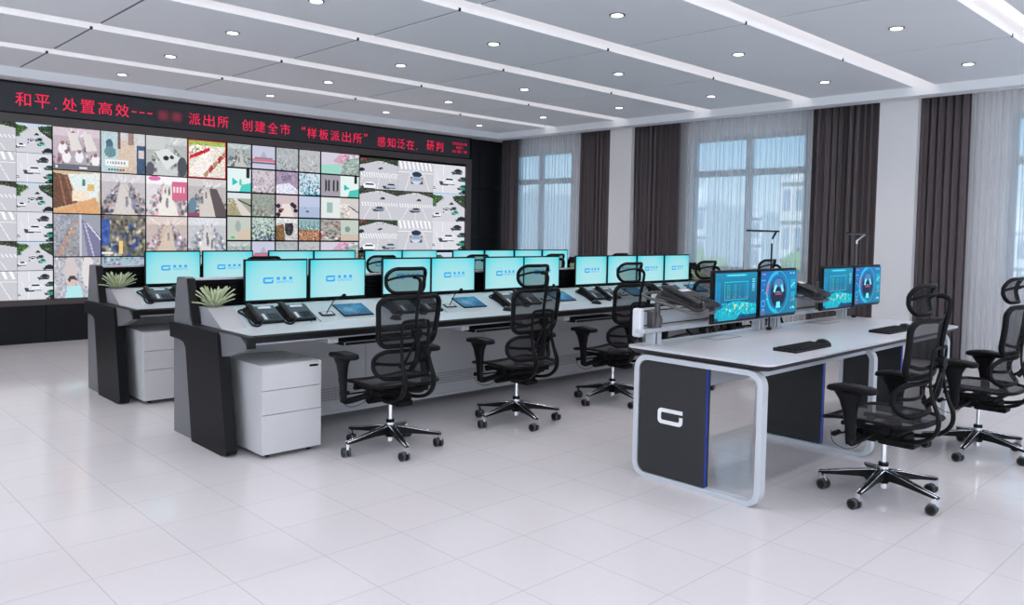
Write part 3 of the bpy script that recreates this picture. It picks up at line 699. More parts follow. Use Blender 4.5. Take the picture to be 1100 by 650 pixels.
# LED ticker banner
lb = empty('ticker_banner', (0, YW, 0), 'long dark red-lettered dot-matrix ticker banner above the video wall', 'sign')
b = MB(); b.box(-3.0, 9.07, -.08, .0, 2.634, 2.997, M['matte_black']); b.build('housing', lb)
b = MB(); b.box(-2.95, 9.02, -.086, -.080, 2.650, 2.972, M['led'])
for i in range(20):
    z = 2.655 + i * .016; b.box(-2.95, 9.02, -.0870, -.086, z, z + .0025, M['matte_black'])
b.build('led_matrix', lb)
def put_text(ch, x0, x1, zc, h, m=M['red_led'], name='character'):
    me, (a, c, d, e_) = text_mesh(ch, 1, .0, 'character')
    sxv = (x1 - x0) / (c - a); szv = h / (e_ - d)
    for v in me.vertices: v.co = ((v.co.x - (a + c) / 2) * sxv + (x0 + x1) / 2, -.0895 + (0 if v.co.z < .5 else 0), (v.co.y - (d + e_) / 2) * szv + zc)
    me.materials.clear(); me.materials.append(m)
    o = bpy.data.objects.new(name, me); COL.objects.link(o); o.parent = lb
def run(s, x0, x1, zc=2.795, h=.155, frac=.80):
    p = (x1 - x0) / (len(s) - 1 + frac) if len(s) > 1 else x1 - x0
    for i, ch in enumerate(s): put_text(ch, x0 + i * p, x0 + i * p + (p * frac if len(s) > 1 else x1 - x0), zc, h)
run('和平', 2.225, 2.575, 2.80); put_text('.', 2.625, 2.645, 2.735, .022); run('处置高效', 2.705, 3.445, 2.80)
for i in range(3): put_text('-', 3.475 + i * .095, 3.535 + i * .095, 2.80, .014)
run('派出所', 4.185, 4.72); run('创建全市', 4.905, 5.63, 2.79); put_text('“', 5.81, 5.87, 2.84, .05); run('样板派出所', 5.90, 6.83, 2.78); put_text('”', 6.87, 6.93, 2.84, .05)
run('感知泛在', 7.12, 7.83, 2.77); put_text('.', 7.87, 7.895, 2.71, .024); run('研判', 8.085, 8.43, 2.79, .16)
for i, t in enumerate(('2018-04-18', '星期三', '16: 05: 18')): put_text(t, 8.63 if i != 1 else 8.71, 8.95 if i != 1 else 8.87, 2.875 - i * .065, .045, name='date_line')
# two characters smeared out on the ticker: soft blurred red blobs
im = Img(60, 28, (0, 0, 0)); g_ = np.zeros(im.X.shape)
for cx_ in (.27, .73): g_ += np.exp(-(np.abs((im.X - cx_) / .20) ** 3 + np.abs((im.Y - .5) / .36) ** 3)) * (.75 + .25 * np.sin(im.X * 60) * np.sin(im.Y * 25))
g_ = np.clip(g_, 0, 1)[..., None] * .85; im.a = im.a * (1 - g_) + np.array((.80, .07, .27)) * g_
o = bpy.data.objects.new('smeared_characters', pic_mesh(im, .38, .20, M['smear'], 'smear')); COL.objects.link(o); o.parent = lb; o.location = (3.945, -.0892, 2.795); o.scale = (1, .1, 1)

# ------------------------------------------------------------------ emblem (rounded open G)
def emblem_mesh(w, h, t, m, d=.001):
    """outline in x-z plane, thickness d toward -y; open slot at the right"""
    r = .28 * h; out = []
    b = MB()
    o = rrect(w, h, r, 6); i_ = rrect(w - 2 * t, h - 2 * t, r * .45, 6)
    n = len(o)
    # ring faces; drop those in the slot at right between z = +.12h .. +.02h
    pts = []
    for k in range(n):
        pts.append((o[k], i_[k]))
    # densify right side (from last point to first point) manually
    seq = pts[:]
    right_lo = (o[-1], i_[-1]); right_hi = (o[0], i_[0])
    zgap0, zgap1 = .09 * h, h / 2 - t
    seq.append(((o[-1][0], zgap0), (i_[-1][0], zgap0)))
    vs = []; fs = []
    # the top bar runs straight out to the right edge
    start = [((w / 2, h / 2 - t), (w / 2 - t, h / 2 - t)), ((w / 2, h / 2), (w / 2 - t, h / 2 - t))]
    body = [p for p in pts if not (p[0][0] > w / 2 - r - 1e-6 and p[0][1] > 0)]
    top = ((w / 2, h / 2), (w / 2, h / 2 - t)); seq = [top] + [p for p in body] + [((w / 2, zgap0), (w / 2 - t, zgap0))]
    for a, c in seq: vs += [(a[0], 0, a[1]), (c[0], 0, c[1]), (a[0], -d, a[1]), (c[0], -d, c[1])]
    for k in range(len(seq) - 1):
        q = 4 * k; fs += [(q + 2, q + 6, q + 7, q + 3), (q, q + 1, q + 5, q + 4), (q, q + 4, q + 6, q + 2), (q + 1, q + 3, q + 7, q + 5)]
    b.add(vs, fs, m); return b

# ------------------------------------------------------------------ monitors
def make_monitor(w, h, name='desk_monitor', stand=True, screen=None, cat='monitor'):
    t = empty(name, (0, 0, 0), 'x', cat)     # origin: bottom centre of the bezel, facing -y
    bz = .0125; b = MB()
    b.box(-w / 2, w / 2, -.006, .010, 0, h, M['black'], bev=.003)
    b.box(-w / 2 + .09, w / 2 - .09, .010, .045, .06, h - .06, M['matte_black'], bev=.006)
    b.build('casing', t)
    if screen is None:
        b = MB(); b.box(-w / 2 + bz, w / 2 - bz, -.0085, -.006, bz + .004, h - bz, M['screen']); s = b.build('screen', t)
        lg = emblem_mesh(.078, .044, .0125, M['logo_blue'], .0006).build('emblem', s); lg.location = (-.066, -.0088, h * .5)
        b = MB()
        for i in range(3):
            x = .010 + i * .048
            b.box(x - .011, x + .011, -.0094, -.0086, h * .5 + .007, h * .5 + .024, M['logo_blue'])
            b.box(x - .014, x + .014, -.0094, -.0086, h * .5 + .003, h * .5 + .008, M['logo_blue'])
        b.build('blurred_characters', s)
        me, (a, c, d, e_) = text_mesh('GRESTO', 1, 0, 'wordmark'); i_w = .128
        for v in me.vertices: v.co = ((v.co.x - (a + c) / 2) * i_w / (c - a) + .057, -.0092, (v.co.y - d) * .0165 / (e_ - d) + h * .5 - .0205)
        me.materials.clear(); me.materials.append(M['logo_blue'])
        o = bpy.data.objects.new('wordmark', me); COL.objects.link(o); o.parent = s
    else:
        o = bpy.data.objects.new('screen', screen); COL.objects.link(o); o.parent = t; o.location = (0, -.0185, h / 2)
    if stand:
        b = MB(); b.box(-.022, .022, .032, .055, -.016, h * .5, M['black'], bev=.004); b.box(-.05, .05, .028, .060, -.024, -.012, M['black'], bev=.004); b.box(-.026, .026, -.002, .034, -.014, .002, M['black']); b.build('stand', t)
    return t

ORD = ['first', 'second', 'third', 'fourth', 'fifth', 'sixth', 'seventh', 'eighth', 'ninth', 'tenth']
# ------------------------------------------------------------------ control consoles
X0, X1 = 2.08, 8.13
def make_console():
    t = empty('control_console', (0, 0, 0), 'x', 'desk', 'long five-station control consoles')
    # desktop (y measured from world front row)
    b = MB(); b.box(X0 + .05, X1 - .05, 4.45, 5.26, .715, .752, M['desk_white']); b.build('desktop', t)
    b = MB(); b.prism([(4.45, .752), (4.45, .705), (4.437, .705), (4.430, .712), (4.430, .742), (4.440, .752)], X0 + .05, X1 - .05, 'x', M['black']); b.box(X0 + .05, X1 - .05, 4.442, 4.456, .694, .7045, M['tray_grey']); b.build('front_edge', t)
    # inclined equipment deck
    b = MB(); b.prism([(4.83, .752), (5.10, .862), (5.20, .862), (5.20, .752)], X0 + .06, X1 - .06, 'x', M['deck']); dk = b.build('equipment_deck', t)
    # joints on the deck
    for i in range(5):
        xs = 2.785 + i * 1.12; b = MB(); 
        for dx in (-.012, .06):
            b.prism([(4.835, .755), (5.10, .863), (5.10, .8645), (4.835, .7565)], xs + dx, xs + dx + .004, 'x', M['gap'])
        b.build('deck_joint', t)
    # slatted equipment board
    b = MB(); b.box(X0 + .05, X1 - .05, 5.275, 5.325, .70, 1.035, M['slat'])
    for i in range(9): 
        z = .765 + i * .030; b.prism([(5.275, z), (5.262, z + .006), (5.262, z + .02), (5.275, z + .024)], X0 + .05, X1 - .05, 'x', M['slat'])
    b.build('slat_board', t)
    b = MB(); b.box(X0 + .05, X1 - .05, 5.262, 5.335, 1.035, 1.050, M['silver'], bev=.003); b.build('board_cap', t)
    # closed cabinet body with perforated strip
    b = MB(); 
    xs = [X0 + .05 + i * (X1 - X0 - .1) / 5 for i in range(6)]
    for i in range(5): b.box(xs[i] + .002, xs[i + 1] - .002, 5.0, 5.35, .065, .70, M['white_panel'])
    b.box(X0 + .05, X1 - .05, 5.01, 5.34, .07, .69, M['gap'])
    b.build('modesty_panel', t)
    b = MB(); x = X0 + .08
    while x < X1 - .1:
        for k in range(5): b.box(x, x + .004, 4.9985, 5.0, .155 + k * .02, .155 + k * .02 + .011, M['vent'])
        x += .0105
    tag(b.build('vent_slots', t), 'rows of small dark vent slots', kind=None)
    b = MB(); b.box(X0 + .05, X1 - .05, 4.99, 5.36, .055, .075, M['white_panel']); b.box(X0 + .1, X1 - .1, 5.20, 5.3, 0, .056, M['white_panel']); b.build('plinth', t)
    # end panels (both ends)
    for xo, sgn in ((X0, 1), (X1, -1)):
        a, c = (xo, xo + .05) if sgn > 0 else (xo - .05, xo)
        e = empty('end_panel', (0, 0, 0)); e.parent = t
        b = MB(); g = M['grey_end']
        b.prism([(5.45, .0), (5.45, .75), (5.40, 1.045), (5.385, 1.056), (5.25, 1.060), (5.235, 1.045), (5.185, .80), (5.14, .752), (4.44, .752), (4.36, .70), (4.36, .69), (4.60, .617), (4.72, .60), (4.64, .04), (4.66, 0)], a, c, 'x', g)
        b.build('grey_board', e)
        b = MB(); ao, co = (a - .022, a) if sgn > 0 else (c, c + .022)
        b.prism([(5.465, .748), (5.465, .648), (5.30, .645), (5.235, .633), (5.20, .60), (5.105, .0), (4.66, 0), (4.60, .012), (4.585, .04), (4.715, .715), (4.725, .735), (4.74, .748)], ao, co, 'x', M['end_cover'])
        b.prism([(4.80, .0), (4.66, 0), (4.60, .012), (4.586, .04), (4.693, .606), (4.80, .606)], a, c + .001, 'x', M['end_cover'])
        b.build('charcoal_cover', e)
        b = MB(); b.prism([(4.362, .755), (4.362, .685), (4.35, .69), (4.35, .75)], a - .002, c + .002, 'x', M['black']); b.prism([(5.14, .7525), (5.14, .756), (4.35, .756), (4.35, .7525)], a - .002, c + .002, 'x', M['black'])
        b.prism([(5.15, .757), (5.235, 1.05), (5.228, 1.052), (5.135, .76)], a, c + .004, 'x', M['black'])
        b.build('edge_band', e)
    # keyboard trays
    for i in range(5):
        xs_ = 2.752 + i * 1.12
        b = MB(); b.box(xs_, xs_ + .56, 4.405, 4.68, .650, .656, M['black']); b.box(xs_, xs_ + .56, 4.395, 4.405, .647, .669, M['black'], bev=.002); b.box(xs_, xs_ + .010, 4.405, 4.68, .647, .672, M['black']); b.box(xs_ + .55, xs_ + .56, 4.405, 4.68, .647, .672, M['black'])
        b.box(xs_ + .012, xs_ + .548, 4.3945, 4.3955, .6655, .668, M['silver']); b.box(xs_ + .002, xs_ + .010, 4.394, 4.3955, .649, .667, M['silver'])  # thin silver strip stands in for the lip's highlight; corner piece is trim
        b.box(xs_ - .075, xs_ - .002, 4.46, 4.74, .660, .700, M['white_cab']); b.box(xs_ + .562, xs_ + .60, 4.46, 4.74, .660, .700, M['white_cab'])
        b.build('keyboard_tray', t)
    return t
con1 = make_console(); con1['label'] = 'long white front-row control console with charcoal end panels, nearest the viewer'
con2 = copy_tree(con1); con2.location = (0, 1.89, 0); con2['label'] = 'long white rear-row control console standing between the front row and the video wall'

# desk phone: origin at bottom front-left corner centre; inclined with the deck
TL = math.atan(.4)
def make_phone(dark=False):
    t = empty('desk_phone', (0, 0, 0), 'x', 'phone')
    body, key = (M['phone_grey'], M['phone_grey']) if dark else (M['phone_black'], M['phone_teal'])
    b = MB(); b.prism([(0, 0), (.19, 0), (.19, .030), (.17, .036), (.006, .018), (0, .013)], -.105, .108, 'x', body); b.build('body', t)
    b = MB(); b.prism([(.010, .0185), (.182, .0365), (.182, .0385), (.010, .0205)], -.042, .103, 'x', key); f = b.build('face_plate', t)
    Rm = Matrix.Rotation(math.atan(.112), 4, 'X'); Rm = Matrix.Translation((0, 0, .0195)) @ Rm
    b = MB()
    for r in range(4):
        for c in range(3): b.box(.014 + c * .027, .034 + c * .027, .022 + r * .018, .034 + r * .018, .001, .005, M['key'], rot=Rm)
    b.build('keypad', f)
    b = MB(); b.box(-.028, -.008, .020, .085, .001, .003, M['paper'], rot=Rm); b.build('name_strip', f)
    b = MB(); b.box(-.02, .07, .145, .168, .001, .004, M['paper'], rot=Rm); b.build('display', f)
    b = MB(); b.sweep(spline([(-.072, -.006, .026), (-.072, .02, .034), (-.072, .095, .040), (-.072, .17, .050), (-.072, .198, .046)], 5), [.022] + [.025] * 4 + [.021] * 13 + [.025] * 3, .010, body, n=10)
    b.cyl((-.072, .012, .012), .022, .018, body); b.cyl((-.072, .178, .028), .022, .018, body)
    b.build('handset', t)
    b = MB(); pts = [(-.068, -.004, .036), (-.075, -.028, .018), (-.10, -.035, .008), (-.125, -.015, .006), (-.128, .03, .010), (-.118, .075, .008), (-.125, .13, .008), (-.145, .17, .012), (-.12, .192, .012), (-.098, .188, .016)]
    b.sweep(spline(pts, 6), .0065, .0065, body, n=6); b.build('cord', t)
    return t
def make_tablet():
    t = empty('tablet', (0, 0, 0), 'x', 'tablet')
    b = MB(); b.box(-.125, .125, 0, .182, 0, .007, M['black'], bev=.002); b.build('casing', t)
    im = Img(60, 44, (.10, .42, .60)); r_ = np.random.default_rng(3)
    im.a += (.35 * np.exp(-(((im.X - .3) / .25) ** 2 + ((im.Y - .5) / .3) ** 2)))[..., None] * np.array([.9, .6, .5]); im.a += (.2 * np.exp(-(((im.X - .75) / .2) ** 2 + ((im.Y - .25) / .25) ** 2)))[..., None] * np.array([.5, 1, 1])
    for _ in range(60):
        x, y = r_.normal(.38, .16), r_.normal(.5, .17); im.ell(x, y, .03, .02, (.75, .85, .93), .35)
    im.noise(r_, .05, cell=2); im.blur(); im.ell(.45, .78, .1, .08, (.7, .6, .75), .4)
    me = pic_mesh(im, .238, .168, M['tabpic'], 'wallpaper'); o = bpy.data.objects.new('screen', me); COL.objects.link(o); o.parent = t; o.rotation_euler = (-PI / 2, 0, 0); o.location = (0, .091, .0085)
    o.scale = (1, .1, 1)
    return t
def make_mic():
    t = empty('gooseneck_microphone', (0, 0, 0), 'x', 'microphone')
    b = MB(); b.box(-.055, .055, -.028, .028, 0, .006, M['black'], bev=.002); b.box(-.042, .042, -.018, .018, .006, .008, M['silver']); b.build('base_plate', t)
    b = MB(); b.sweep(spline([(-.005, 0, .006), (.015, .012, .04), (.045, .03, .075), (.06, .04, .082), (.13, .09, .085), (.19, .125, .077)], 6), .0035, .0035, M['matte_black'], n=6); b.build('gooseneck', t)
    b = MB(); b.sweep([(.175, .117, .079), (.182, .121, .078), (.196, .129, .075), (.206, .135, .073), (.210, .137, .072)], [.004, .011, .013, .011, .004], [.004, .011, .013, .011, .004], M['matte_black'], n=10); b.build('capsule', t)
    return t
def make_keyboard(w=.44):
    t = empty('keyboard', (0, 0, 0), 'x', 'keyboard')
    b = MB(); b.prism([(-.07, 0), (.07, 0), (.07, .018), (-.07, .010)], -w / 2, w / 2, 'x', M['black']); b.build('casing', t)
    b = MB(); sl = Matrix.Translation((0, 0, .0145)) @ Matrix.Rotation(math.atan(.008 / .14), 4, 'X'); n = int((w - .03) / .0195)
    for r in range(6):
        for c in range(n):
            x = -w / 2 + .015 + c * .0195; y = -.060 + r * .0195; b.box(x, x + .016, y, y + .016, 0, .005, M['matte_black'], rot=sl)
    b.build('keys', t); return t
def make_mouse():
    t = empty('computer_mouse', (0, 0, 0), 'x', 'mouse')
    vs = []; fs = []; nu, nv = 12, 6
    for j in range(nv + 1):
        a = PI / 2 * j / nv
        for i in range(nu):
            u = 2 * PI * i / nu; vs.append((.031 * math.cos(a) * math.cos(u), .056 * math.cos(a) * math.sin(u), .034 * math.sin(a) + .001))
    for j in range(nv):
        for i in range(nu): fs.append((j * nu + i, j * nu + (i + 1) % nu, (j + 1) * nu + (i + 1) % nu, (j + 1) * nu + i))
    fs.append(tuple(reversed(range(nu)))); b = MB(); b.add(vs, fs, M['phone_black'], True); b.build('shell', t)
    b = MB(); b.cyl((-.004, .026, .026), .009, .008, M['silver'], axis='x', n=12); b.build('scroll_wheel', t); return t
def make_planter():
    t = empty('potted_succulent', (0, 0, 0), 'x', 'potted plant')
    b = MB(); b.prism([(4.83, .7525), (5.05, .868), (5.225, .868), (5.25, .7525)], -.085, .085, 'x', M['planter']); b.build('planter', t)
    rnd = random.Random(7); vs = []; fs = []; cols = []
    cx, cy, cz = .0, 5.14, .865
    for k in range(44):
        ring = k % 4; az = k * 2.39996; el = [.55, .95, 1.25, 1.5][ring] + .05 + rnd.uniform(-.15, .15); L = [.155, .16, .15, .135][ring] * rnd.uniform(.85, 1.12); w = .024
        d = Vector((math.cos(az), math.sin(az) * .6, 0)).normalized(); side = Vector((-d.y, d.x, 0)); o = len(vs); p = Vector((cx, cy, cz - .005)) + d * .015; a = el
        n = 6
        for i in range(n + 1):
            s = i / n; ww = w * (1 - s) ** .7 * (.55 + 1.6 * s if s < .4 else 1.19) * (1 if i < n else .02)
            nn = Vector((-d.x * math.sin(a), -d.y * math.sin(a), math.cos(a)))
            vs += [p - side * ww + nn * .004, p + nn * -.003, p + side * ww + nn * .004, p + nn * .005]
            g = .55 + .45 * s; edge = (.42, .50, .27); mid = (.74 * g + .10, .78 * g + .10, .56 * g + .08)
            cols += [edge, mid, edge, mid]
            step = L / n; p = p + (d * math.cos(a) + Vector((0, 0, math.sin(a)))) * step; a -= .065 + .03 * ring * 0
        for i in range(n):
            q = o + 4 * i
            for u in range(4): fs.append((q + u, q + (u + 1) % 4, q + 4 + (u + 1) % 4, q + 4 + u))
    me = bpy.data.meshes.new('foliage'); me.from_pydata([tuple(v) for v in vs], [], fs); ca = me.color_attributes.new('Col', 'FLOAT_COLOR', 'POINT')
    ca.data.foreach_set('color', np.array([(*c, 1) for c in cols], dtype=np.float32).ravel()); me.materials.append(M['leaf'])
    me.polygons.foreach_set('use_smooth', [True] * len(fs)); o = bpy.data.objects.new('foliage', me); COL.objects.link(o); o.parent = t
    return t

mon = make_monitor(.487, .302); ph = make_phone(); tab = make_tablet(); mic = make_mic(); kb = make_keyboard(); mou = make_mouse(); pl = make_planter()
for o_ in (ph, tab, mic): o_.rotation_euler = (TL, 0, 0)
mon_x = [2.700, 3.198, 3.837, 4.322, 4.920, 5.404, 6.122, 6.620, 7.118, 7.618]
STN = ['leftmost', 'second', 'third', 'fourth', 'rightmost']
def on_deck(y): return .7535 + (y - 4.83) * (.11 / .27)
for row, dy in (('front', 0.), ('rear', 1.89)):
    for i, x in enumerate(mon_x):
        inst(mon, (x, 5.20 + dy, .874 if row == 'front' else .876), 'cyan logo monitor, %s from the left on the %s console' % (ORD[i], row), 'cyan-screen monitors on the consoles')
    for i in range(5):
        s = STN[i]; bx_ = 2.475 + i * 1.12
        for j, nm in enumerate(('left', 'right')):
            inst(ph, (bx_ + j * .235, 4.855 + dy, on_deck(4.855)), 'black desk phone, %s of the pair, %s station of the %s console' % (nm, s, row), 'desk phones on the consoles')
        inst(tab, (3.18 + i * 1.12, 4.875 + dy, on_deck(4.875) + .001), 'tablet with blue wallpaper lying on the %s station of the %s console' % (s, row), 'tablets on the console decks')
        inst(mic, (2.945 + i * 1.12, 4.925 + dy, on_deck(4.925) + .002), 'black gooseneck microphone beside the tablet, %s station, %s console' % (s, row), 'gooseneck microphones')
        inst(kb, (3.032 + i * 1.12, 4.50 + dy, .6565), 'black keyboard on the pull-out tray of the %s station, %s console' % (s, row), 'keyboards on the console trays')
        inst(mou, (3.36 + i * 1.12, 4.68 + dy, .7525), 'dark mouse on the white desktop at the %s station, %s console' % (s, row), 'mice on the consoles')
    inst(pl, (2.225, dy, 0), 'pale green succulent in a grey wedge planter at the left end of the %s console' % row, 'succulents in wedge planters')
    inst(pl, (7.985, dy, 0), 'pale green succulent in a grey wedge planter at the right end of the %s console' % row, 'succulents in wedge planters')

# small black box clipped on the slat board at the right end of each row
t = empty('accessory_box', (0, 0, 0), 'x', 'accessory box')
b = MB(); b.box(-.05, .05, -.022, .018, .0, .125, M['black'], bev=.008); b.build('case', t)
b = MB(); b.box(-.03, .03, .018, .0205, .07, .11, M['matte_black']); b.build('clip', t)
inst(t, (8.005, 5.24, .952), 'small black box clipped behind the plant, right end of the front console', 'accessory boxes')
inst(t, (8.005, 7.13, .952), 'small black box clipped behind the plant, right end of the rear console', 'accessory boxes')

# ------------------------------------------------------------------ drawer pedestals
def make_pedestal():
    t = empty('drawer_cabinet', (0, 0, 0), 'x', 'cabinet', 'white drawer cabinets')
    w = .40; d = .50; b = MB()
    b.box(0, w, .020, d, .028, .568, M['white_cab'], bev=.002); b.build('carcass', t)
    zs = [(.028, .266), (.270, .414), (.418, .566)]
    for i, (a, c) in enumerate(zs):
        b = MB(); b.box(.001, w - .001, 0, .0195, a, c, M['white_cab'], bev=.0015); dr = b.build('drawer', t)
        if i == 2:
            b = MB(); b.box(w - .085, w - .025, -.002, .001, .536, .549, M['black']); b.build('recessed_handle', dr)
    for x in (.05, w - .07):
        for y in (.05, d - .05):
            b = MB(); b.cyl((x, y, .014), .014, .008, M['matte_black'], axis='x', n=14); b.cyl((x + .011, y, .014), .014, .008, M['matte_black'], axis='x', n=14); b.box(x + .004, x + .014, y - .012, y + .012, .016, .030, M['chrome']); b.build('caster', t)
    return t
ped = make_pedestal()
inst(ped, (2.20, 4.41, 0), 'white three-drawer cabinet on casters under the left end of the front console', 'white drawer cabinets')
inst(ped, (2.20, 6.37, 0), 'white three-drawer cabinet on casters under the left end of the rear console', 'white drawer cabinets')

# ------------------------------------------------------------------ mesh task chair
def surf(outline, fn, m, rings=7):
    """fill a 2D outline with concentric rings mapped to 3D"""
    n = len(outline); vs = []; fs = []
    for k in range(rings):
        s = 1 - k / rings
        for p in outline: vs.append(fn(p[0] * s, p[1] * s))
    vs.append(fn(0, 0))
    for k in range(rings - 1):
        for i in range(n): fs.append((k * n + i, k * n + (i + 1) % n, (k + 1) * n + (i + 1) % n, (k + 1) * n + i))
    for i in range(n): fs.append(((rings - 1) * n + i, (rings - 1) * n + (i + 1) % n, rings * n))
    b = MB(); b.add(vs, fs, m, True); return b
def rr_dense(w, h, r, taper=0., n=6, extra=5):
    o = rrect(w, h, r, n); out = []
    for i in range(len(o)):
        a, c = o[i], o[(i + 1) % len(o)]; out.append(a)
        if math.hypot(a[0] - c[0], a[1] - c[1]) > .05:
            for k in range(1, extra): out.append((a[0] + (c[0] - a[0]) * k / extra, a[1] + (c[1] - a[1]) * k / extra))
    return [(x * (1 + taper * y / (h / 2)), y) for x, y in out]

def make_chair():
    t = empty('mesh_office_chair', (0, 0, 0), 'x', 'office chair', 'black mesh office chairs')
    F = M['frame_black']
    # gas lift
    b = MB(); b.cyl((0, 0, .150), .0135, .165, M['chrome']); b.cyl((0, 0, .148), .027, .024, M['chrome']); b.cyl((0, 0, .170), .026, .020, M['matte_black']); b.cyl((0, 0, .05), .020, .055, M['chrome'])
    b.cyl((0, 0, .080), .030, .06, M['matte_black'], r2=.036); b.build('gas_lift', t)
    # five-star base
    for k in range(5):
        a = math.radians(37 + 72 * k); R = Matrix.Rotation(a, 4, 'Z')
        b = MB(); L = .325
        sec = [(.03, .022, .098, .150), (.12, .018, .098, .136), (.22, .015, .090, .115), (L, .012, .080, .096)]
        vs = []
        for x, w, z0, z1 in sec: vs += [(x, -w * .7, z0), (x, w * .7, z0), (x, w, z1), (x, -w, z1)]
        fs = [(0, 3, 2, 1), (12, 13, 14, 15)]
        for i in range(3):
            q = 4 * i
            for u in range(4): fs.append((q + u, q + (u + 1) % 4, q + 4 + (u + 1) % 4, q + 4 + u))
        b.add([R @ Vector(v) for v in vs], fs, M['black'])
        for sg in (-1, 1):
            b.sweep([R @ Vector((x, sg * w * .85, z1 + .001)) for x, w, z0, z1 in sec], .0038, .003, M['chrome'], n=6)
        b.sweep([R @ Vector((x, 0, z1 + .002)) for x, w, z0, z1 in sec[:]], .0055, .002, M['black'], n=6)
        leg = b.build('base_leg', t)
        # caster
        b = MB(); rc = Matrix.Translation(R @ Vector((L - .004, 0, 0))) @ Matrix.Rotation(a + [.9, -.5, 1.3, .4, -1.1][k], 4, 'Z')
        tmp = MB()
        for sg in (-1, 1):
            tmp.cyl((-.026, sg * .017 - .0075, .0285), .0285, .015, M['caster'], axis='y', n=22); tmp.cyl((-.026, sg * .017 + (.0075 if sg > 0 else -.0095), .0285), .020, .002, M['black'], axis='y', n=18)
        tmp.prism([(.008, .088), (-.014, .088), (-.028, .064), (-.046, .050), (-.040, .030), (-.016, .026), (.008, .05)], -.0085, .0085, 'y', M['chrome'])
        b.v = [tuple(rc @ Vector(v)) for v in tmp.v]; b.f = tmp.f; b.m = tmp.m; b.mats = tmp.mats; b.smooth = tmp.smooth
        b.build('caster', leg)
    # mechanism
    b = MB(); b.box(-.075, .075, -.13, .10, .315, .372, M['matte_black'], bev=.014); b.box(-.055, .055, -.17, .02, .298, .335, M['matte_black'], bev=.012)
    b.cyl((-.085, .125, .315), .037, .17, M['matte_black'], axis='x'); b.box(-.05, .05, .03, .12, .30, .37, M['matte_black'], bev=.012)
    b.box(-.16, .16, -.03, .05, .365, .395, M['matte_black'], bev=.008); b.box(-.20, .20, .10, .13, .385, .402, M['matte_black'], bev=.005); b.box(-.20, .20, -.14, -.11, .385, .402, M['matte_black'], bev=.005)
    b.sweep(spline([(-.05, .12, .36), (-.20, .15, .355), (-.235, .17, .36)], 4), .006, .006, M['matte_black'])
    b.cyl((-.27, .16, .360), .014, .06, M['matte_black'], axis='x', n=12)
    b.build('tilt_mechanism', t)
    b = MB(); b.sweep(spline([(-.24, .19, .37), (-.255, .17, .315), (-.24, .11, .285), (-.19, .07, .295), (-.12, .06, .33)], 6), .0022, .0022, M['matte_black'], n=5); b.build('cable', t)
    # seat
    def seat_fn(x, y):
        yy = y + .01; z = .440 + .30 * abs(x) ** 2.2 * 1.0 - .012 + .012 * math.cos(yy * 5)
        if yy > .12: z -= .9 * (yy - .12) ** 2
        if yy < -.16: z += .8 * (-.16 - yy) ** 2 * 3
        return (x, yy, z)
    so = rr_dense(.50, .49, .11, .04); 
    b = MB(); b.sweep([seat_fn(*p) for p in so], .019, .010, F, closed=True, n=8); b.build('seat_frame', t)
    b = surf(so, lambda x, y: (lambda q: (q[0], q[1], q[2] + .004 - .018 * max(0, 1 - (x / .25) ** 2) * max(0, 1 - (y / .245) ** 2)))(seat_fn(x, y)), M['seat_mesh']); b.build('seat_mesh', t)
    for sx_ in (-1, 1):
        b = MB()
        b.box(sx_ * .15 - .02, sx_ * .15 + .02, -.13, .17, .392, .414, M['matte_black'], bev=.006)
        b.box(sx_ * .205 - .012, sx_ * .205 + .03 * (sx_ > 0) + .012 - .03 * 0, -.1, -.06, .392, .44, M['matte_black'], bev=.004)
        b.build('seat_carrier', t)
    # armrests
    for sg in (-1, 1):
        X = sg * .315
        b = MB()
        prof = [(.095, .080, .036, .606), (.095, .068, .033, .590), (.092, .050, .028, .560), (.086, .036, .023, .50), (.080, .028, .020, .43), (.078, .025, .018, .36), (.075, .025, .018, .332)]
        # loft: (yc, half depth, half width, z)
        vs = []; n = 10
        for (yc, hd, hw, z) in prof:
            for i in range(n):
                a = 2 * PI * i / n; ca, sa = math.cos(a), math.sin(a)
                vs.append((X + hw * math.copysign(abs(ca) ** .6, ca) * .85, yc - .025 + hd * math.copysign(abs(sa) ** .6, sa), z))
        fs = []
        for j in range(len(prof) - 1):
            for i in range(n): fs.append((j * n + i, j * n + (i + 1) % n, (j + 1) * n + (i + 1) % n, (j + 1) * n + i))
        fs += [tuple(range(n)), tuple(reversed(range((len(prof) - 1) * n, len(prof) * n)))]
        b.add(vs, fs, F, True)
        b.sweep(spline([(X, .06, .352), (sg * .29, .055, .335), (sg * .22, .04, .345), (sg * .12, .02, .368)], 5), .020, .013, F, n=8, up=(0, 1, 0))
        arm = b.build('armrest', t)
        # pad
        b = MB(); ol = rr_dense(.088, .255, .036, -.06); zf = lambda y: .012 * math.cos((y - .02) * 9) - (.35 * max(0, y - .04) ** 1.5)
        n = len(ol); vs = []
        for s, z in ((.80, .600), (1., .607), (1.02, .620), (.95, .631), (.6, .634)):
            for p in ol: vs.append((X + p[0] * s, .055 + p[1] * (s if s < 1 else 1), z + zf(p[1])))
        fs = []
        for j in range(4):
            for i in range(n): fs.append((j * n + i, j * n + (i + 1) % n, (j + 1) * n + (i + 1) % n, (j + 1) * n + i))
        fs += [tuple(reversed(range(n))), tuple(range(4 * n, 5 * n))]
        b.add(vs, fs, F, True); b.build('arm_pad', arm)
    # back: fn gives y for (x,z)
    def yb(x, z):     # backrest curve
        tt = z - .69
        return -.185 - .10 * tt - .06 * math.sin((z - .60) * 5.2) * (z < 1.3) * .5 + .95 * x * x
    def upper(x, z0):
        z = z0 + .838; return (x, yb(x, z) - (.10 * max(0, z - .93) ** 1.3 * 2), z)
    uo = rr_dense(.445, .300, .062, .055)
